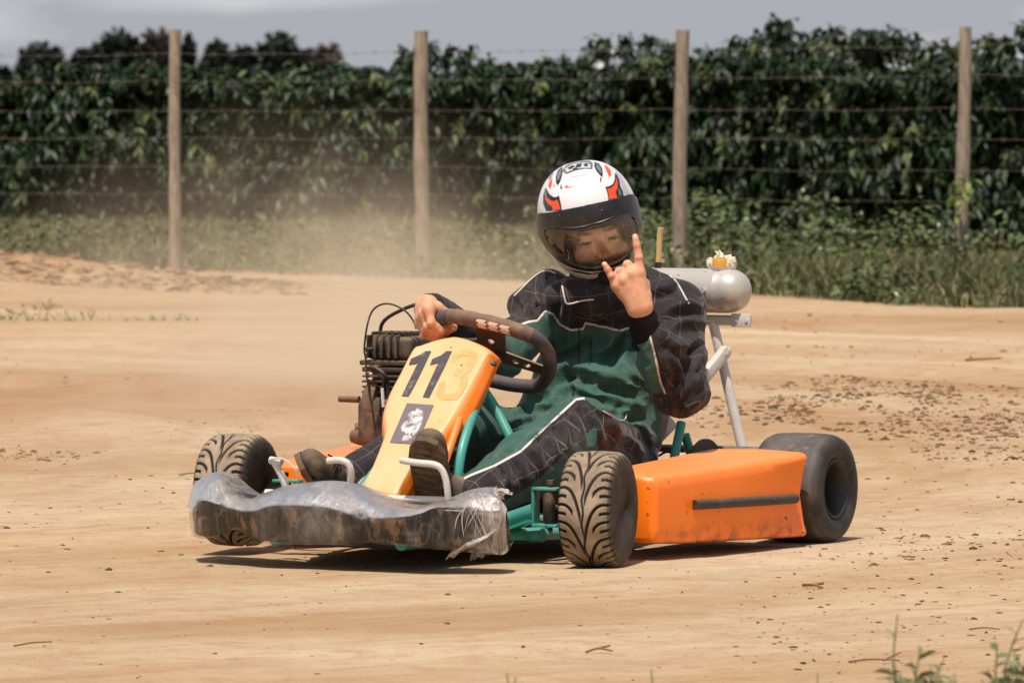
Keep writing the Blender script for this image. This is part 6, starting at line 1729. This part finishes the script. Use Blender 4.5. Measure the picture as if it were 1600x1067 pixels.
# black chin with a cream stripe
low_ = np.clip((hY-np.interp(hX, [830, 850, 880, 925, 970, 990, 1005], [372, 395, 418, 427, 417, 396, 360]))/1.0, 0, 1)*front; paint = paint*(1-low_[:, None])+blk_*low_[:, None]
shade(h4([(100, 684), (160, 726), (240, 762), (330, 778), (420, 768), (500, 742), (560, 706), (606, 640), (622, 616), (618, 660), (580, 726), (520, 768), (440, 792), (330, 806), (240, 794), (160, 756), (112, 716)]), crm)
shade(h4([(90, 690), (112, 724), (150, 780), (140, 786), (110, 746), (88, 706)]), org*.7)
hmn = M('helmet_paint', .28, spec=.5)
hcol = hmn.attr('Col', 'Color'); hcol = hmn.mix(hmn.math('MULTIPLY', hmn.ramp(hmn.noise(14, 6, .7), .52, .8), .25), hcol, DUST)
hcol = hmn.mix(hmn.ramp(hmn.noise(150, 2, .4), .765, .785), hcol, lin((70, 52, 40)))
hmn.color(hcol); hmn.rough(hmn.math('ADD', .24, hmn.math('MULTIPLY', hmn.noise(14, 5, .7), .2))); hmn.b.inputs['Coat Weight'].default_value = .25
fc_ = HF; keepf = ~((lens_sd[fc_].min(1) > -2.5) & front[fc_].all(1)) & ~((dz_.ravel()*HR.ravel())[fc_].max(1) < -.1405)
hel = mesh_obj('helmet', Vs, fc_[keepf], hmn, person, attrs={'Col': ('FLOAT_COLOR', np.concatenate([paint, np.ones((len(paint), 1))], 1))})
sm = hel.modifiers.new('t', 'SOLIDIFY'); sm.thickness = .004; sm.offset = -1
hel['label'] = 'white full-face helmet painted with orange and black flames'
# inner lining with the face opening
linm = M('helmet_lining', .95, spec=.1); linm.color(linm.mix(linm.noise(30, 4), lin((20, 18, 18)), lin((38, 33, 31)))); linm.bump(linm.noise(80, 4), .003)
face_p = sp2([(886, 372), (890, 362), (908, 362), (935, 357), (962, 352), (974, 356), (976, 376), (968, 396), (950, 412), (922, 420), (900, 414), (888, 396)])
Vl = hverts(HR*.90-.004); lX, lY = topx(Vl); fsd = np.where(front, poly_sd(lX, lY, face_p), -30)
mesh_obj('lining', Vl, fc_[~(fsd[fc_].min(1) > 0)], linm, hel)
# visor: black frame round a tinted lens
hv = HR+.0045+.002*np.clip(lens_sd.reshape(HR.shape)*0, 0, 1)
Vv = hverts(hv); vX, vY = topx(Vv); vsd = np.where(front, poly_sd(vX, vY, vis_p), -30); lsd = np.where(front, poly_sd(vX, vY, lens_p), -30)
# lens sits slightly below the frame, its rim a raised bead
dis = np.where(lsd > 0, -.0015, 0)+.0022*np.exp(-((lsd+.6)/1.5)**2); Vv = hverts(hv+dis.reshape(hv.shape))
kf = (vsd[fc_].min(1) > 0)
vm = M('visor_plastic', .2, spec=.5)
vb = vm.mix(vm.math('MULTIPLY', vm.ramp(vm.noise(16, 5, .7), .45, .8), .3), lin((22, 20, 21)), lin((96, 80, 66)))
vb = vm.mix(vm.ramp(vm.noise(170, 2, .4), .75, .77), vb, lin((190, 165, 140))); vm.color(vb); vm.rough(vm.math('ADD', .22, vm.math('MULTIPLY', vm.noise(10, 5, .7), .30)))
tr_ = N(vm.t, 'ShaderNodeBsdfTransparent'); tr_.inputs[0].default_value = (1.0, .97, .92, 1)
gl_ = N(vm.t, 'ShaderNodeBsdfGlossy'); gl_.inputs['Roughness'].default_value = .06; gl_.inputs[0].default_value = (1, 1, 1, 1)
df_ = N(vm.t, 'ShaderNodeBsdfDiffuse'); df_.inputs[0].default_value = lin((190, 158, 124))
fr2_ = N(vm.t, 'ShaderNodeFresnel'); fr2_.inputs[0].default_value = 1.5
m1 = N(vm.t, 'ShaderNodeMixShader'); vm.L(vm.math('ADD', fr2_.outputs[0], .035), m1.inputs[0]); vm.L(tr_.outputs[0], m1.inputs[1]); vm.L(gl_.outputs[0], m1.inputs[2])
dst = vm.math('ADD', vm.math('MULTIPLY', vm.ramp(vm.noise(150, 3, .5), .66, .70), .5), vm.math('MULTIPLY', vm.ramp(vm.noise(8, 5, .7), .25, .8), .15), clamp=True)  # dust specks, plus a broad tan veil that also imitates reflected light
m2 = N(vm.t, 'ShaderNodeMixShader'); vm.L(dst, m2.inputs[0]); vm.L(m1.outputs[0], m2.inputs[1]); vm.L(df_.outputs[0], m2.inputs[2])
m3 = N(vm.t, 'ShaderNodeMixShader'); lm_ = vm.math('DIVIDE', vm.math('ADD', vm.attr('lens'), .25), .5, clamp=True)
vm.L(lm_, m3.inputs[0]); vm.L(vm.b.outputs[0], m3.inputs[1]); vm.L(m2.outputs[0], m3.inputs[2]); vm.L(m3.outputs[0], vm.out.inputs[0])
visor = mesh_obj('visor', Vv, fc_[kf], vm, hel, attrs={'lens': ('FLOAT', lsd)})
# pivot screws and lens snaps
bt = BVHTree.FromPolygons([Vector(v) for v in Vv.tolist()], fc_[kf].tolist())
for (x, y, r) in ((854, 371, .004), (990, 341, .0045), (986, 372, .003)):
    h = bt.ray_cast(KP(x, y, 13.6), (KP(x, y, 15.6)-KP(x, y, 13.6)).normalized())
    if h[0] is not None:
        mb = MB(); mb.lathe([(-.001, .0001), (-.001, r), (.0015, r), (.0025, r*.6), (.0025, .0001)], h[0], h[1] if h[1].dot(IF) > 0 else -h[1], 16); mb.build('lens_snap', blackp, hel)
for v_ in [v for v in person.data.vertices][:0]: pass

# ================================================================== FOREGROUND WEEDS
stm = M('weed_stem', .6); stm.color(lin((116, 112, 72)))
def weed(name, label, base_px, D, stems, seed, leafsize=.045, cols=((92, 102, 66), (130, 134, 98))):
    r = np.random.default_rng(seed); X0 = (base_px-800)/FPX*D
    root = empty(name, (X0, D, 0)); tag(root, label, 'weed', 'blurred weeds in front of the track')
    mb = MB(); P_, Dr, Ln = [], [], []
    for (tx, ty, dy, nl) in stems:
        top = wpt(tx, ty, D+dy)-Vector((X0, D, 0)); b = Vector((r.normal()*.006, r.normal()*.01, -.01))
        m1 = b.lerp(top, .35)+Vector((r.normal()*.012, 0, .02)); m2 = b.lerp(top, .7)+Vector((r.normal()*.010, 0, .012))
        sp = spline([b, m1, m2, top], 6); mb.tube(sp, [.0032-.0022*i/(len(sp)-1) for i in range(len(sp))], 7)
        for i in range(nl):
            t = .18+.80*i/nl+.05*r.random(); p = sp[min(int(t*(len(sp)-1)), len(sp)-1)]; a = r.random()*6.28
            P_.append(list(p)); Dr.append([math.cos(a), math.sin(a)*.8, .35+.5*r.random()]); Ln.append(leafsize*(1.15-.7*t)*(.7+.6*r.random()))
    P_, Dr, Ln = np.array(P_), np.array(Dr), np.array(Ln); t = r.random((len(P_), 1))
    cc = np.array(lin(cols[0])[:3])*(1-t)+np.array(lin(cols[1])[:3])*t
    V, F, C = leaves(P_, Dr, Ln, Ln*.22, .3, cc, .35)
    mesh_obj('foliage', V, F, vgm, root, smooth=False, attrs={'Col': ('FLOAT_COLOR', C)})
    mb.build('stem', stm, root)
weed('weed', 'tall thin stalked weed in the bottom right foreground, its bare tip leaning left', 1432, 8.6, [(1404, 960, 0, 5), (1440, 1012, -.05, 14), (1476, 1030, .05, 11), (1408, 1050, 0, 13), (1456, 1042, .1, 14), (1425, 1032, .1, 12), (1390, 1062, .05, 9), (1470, 1058, 0, 12), (1440, 1056, .1, 14), (1492, 1052, .1, 10), (1400, 1040, .1, 8)], 1, .06)
weed('weed', 'bushy green weed cut by the right edge at the bottom right corner', 1592, 8.6, [(1600, 968, 0, 9), (1560, 1008, -.05, 15), (1582, 1012, .05, 15), (1545, 1046, 0, 13), (1610, 1020, .1, 14), (1570, 1044, -.1, 14), (1592, 1036, .05, 14), (1535, 1062, .05, 10)], 2, .062)
weed('weed', 'small curled weed tip at the bottom edge left of the tall stalked weed', 1300, 9.0, [(1278, 1052, 0, 3), (1300, 1066, 0, 3)], 3, .03)
weed('weed', 'lone dry grass stalk at the bottom edge below the front bumper', 1016, 9.0, [(1018, 1046, 0, 2)], 4, .02, ((150, 110, 70), (170, 130, 84)))
weed('weed', 'tiny dry sprig at the bottom edge, left of the lone dry stalk', 795, 9.1, [(792, 1052, 0, 3), (806, 1058, 0, 2)], 5, .025, ((170, 150, 110), (190, 170, 130)))
# ================================================================== DUST thrown up behind the kart
mb = MB(); bmesh.ops.create_icosphere(mb.bm, subdivisions=4, radius=1.0)
dust = mb.build('dust_cloud', None, auto=0)
dc = wpt(520, 440, 23.0); dust.location = (dc.x, dc.y, .22); dust.scale = (1.45, 8.0, .98)
dm = bpy.data.materials.new('dust_volume'); dm.use_nodes = True; t = dm.node_tree; t.nodes.clear()
o_ = N(t, 'ShaderNodeOutputMaterial'); pv = N(t, 'ShaderNodeVolumePrincipled'); pv.inputs['Color'].default_value = lin((250, 234, 208)); pv.inputs['Anisotropy'].default_value = .2
tc_ = N(t, 'ShaderNodeTexCoord'); ln1 = N(t, 'ShaderNodeVectorMath', operation='LENGTH'); t.links.new(tc_.outputs['Object'], ln1.inputs[0])
def mth(op, a, b=0.0, clamp=False):
    n = N(t, 'ShaderNodeMath', operation=op); n.use_clamp = clamp
    for i, v in enumerate((a, b)):
        if isinstance(v, (int, float)): n.inputs[i].default_value = v
        else: t.links.new(v, n.inputs[i])
    return n.outputs[0]
fall = mth('POWER', mth('SUBTRACT', 1.0, ln1.outputs['Value'], True), 1.6)
mpn = N(t, 'ShaderNodeMapping'); mpn.inputs['Scale'].default_value = (3.2, 4.0, 2.2); t.links.new(tc_.outputs['Object'], mpn.inputs[0])
nzz = N(t, 'ShaderNodeTexNoise'); nzz.inputs['Scale'].default_value = 1.0; nzz.inputs['Detail'].default_value = 4; nzz.inputs['Roughness'].default_value = .55; t.links.new(mpn.outputs[0], nzz.inputs['Vector'])
nn = mth('POWER', mth('MULTIPLY', nzz.outputs[0], 1.75), 4.5)
sx_ = N(t, 'ShaderNodeSeparateXYZ'); t.links.new(tc_.outputs['Object'], sx_.inputs[0])
lowf = mth('POWER', 2.718, mth('MULTIPLY', sx_.outputs[2], -1.5))
den_ = mth('MULTIPLY', mth('MULTIPLY', fall, nn), mth('MULTIPLY', lowf, .37)); t.links.new(den_, pv.inputs['Density'])
t.links.new(pv.outputs[0], o_.inputs['Volume']); dust.data.materials.append(dm)
tag(dust, 'pale brown dust cloud drifting over the track behind the kart', 'dust', kind='stuff')
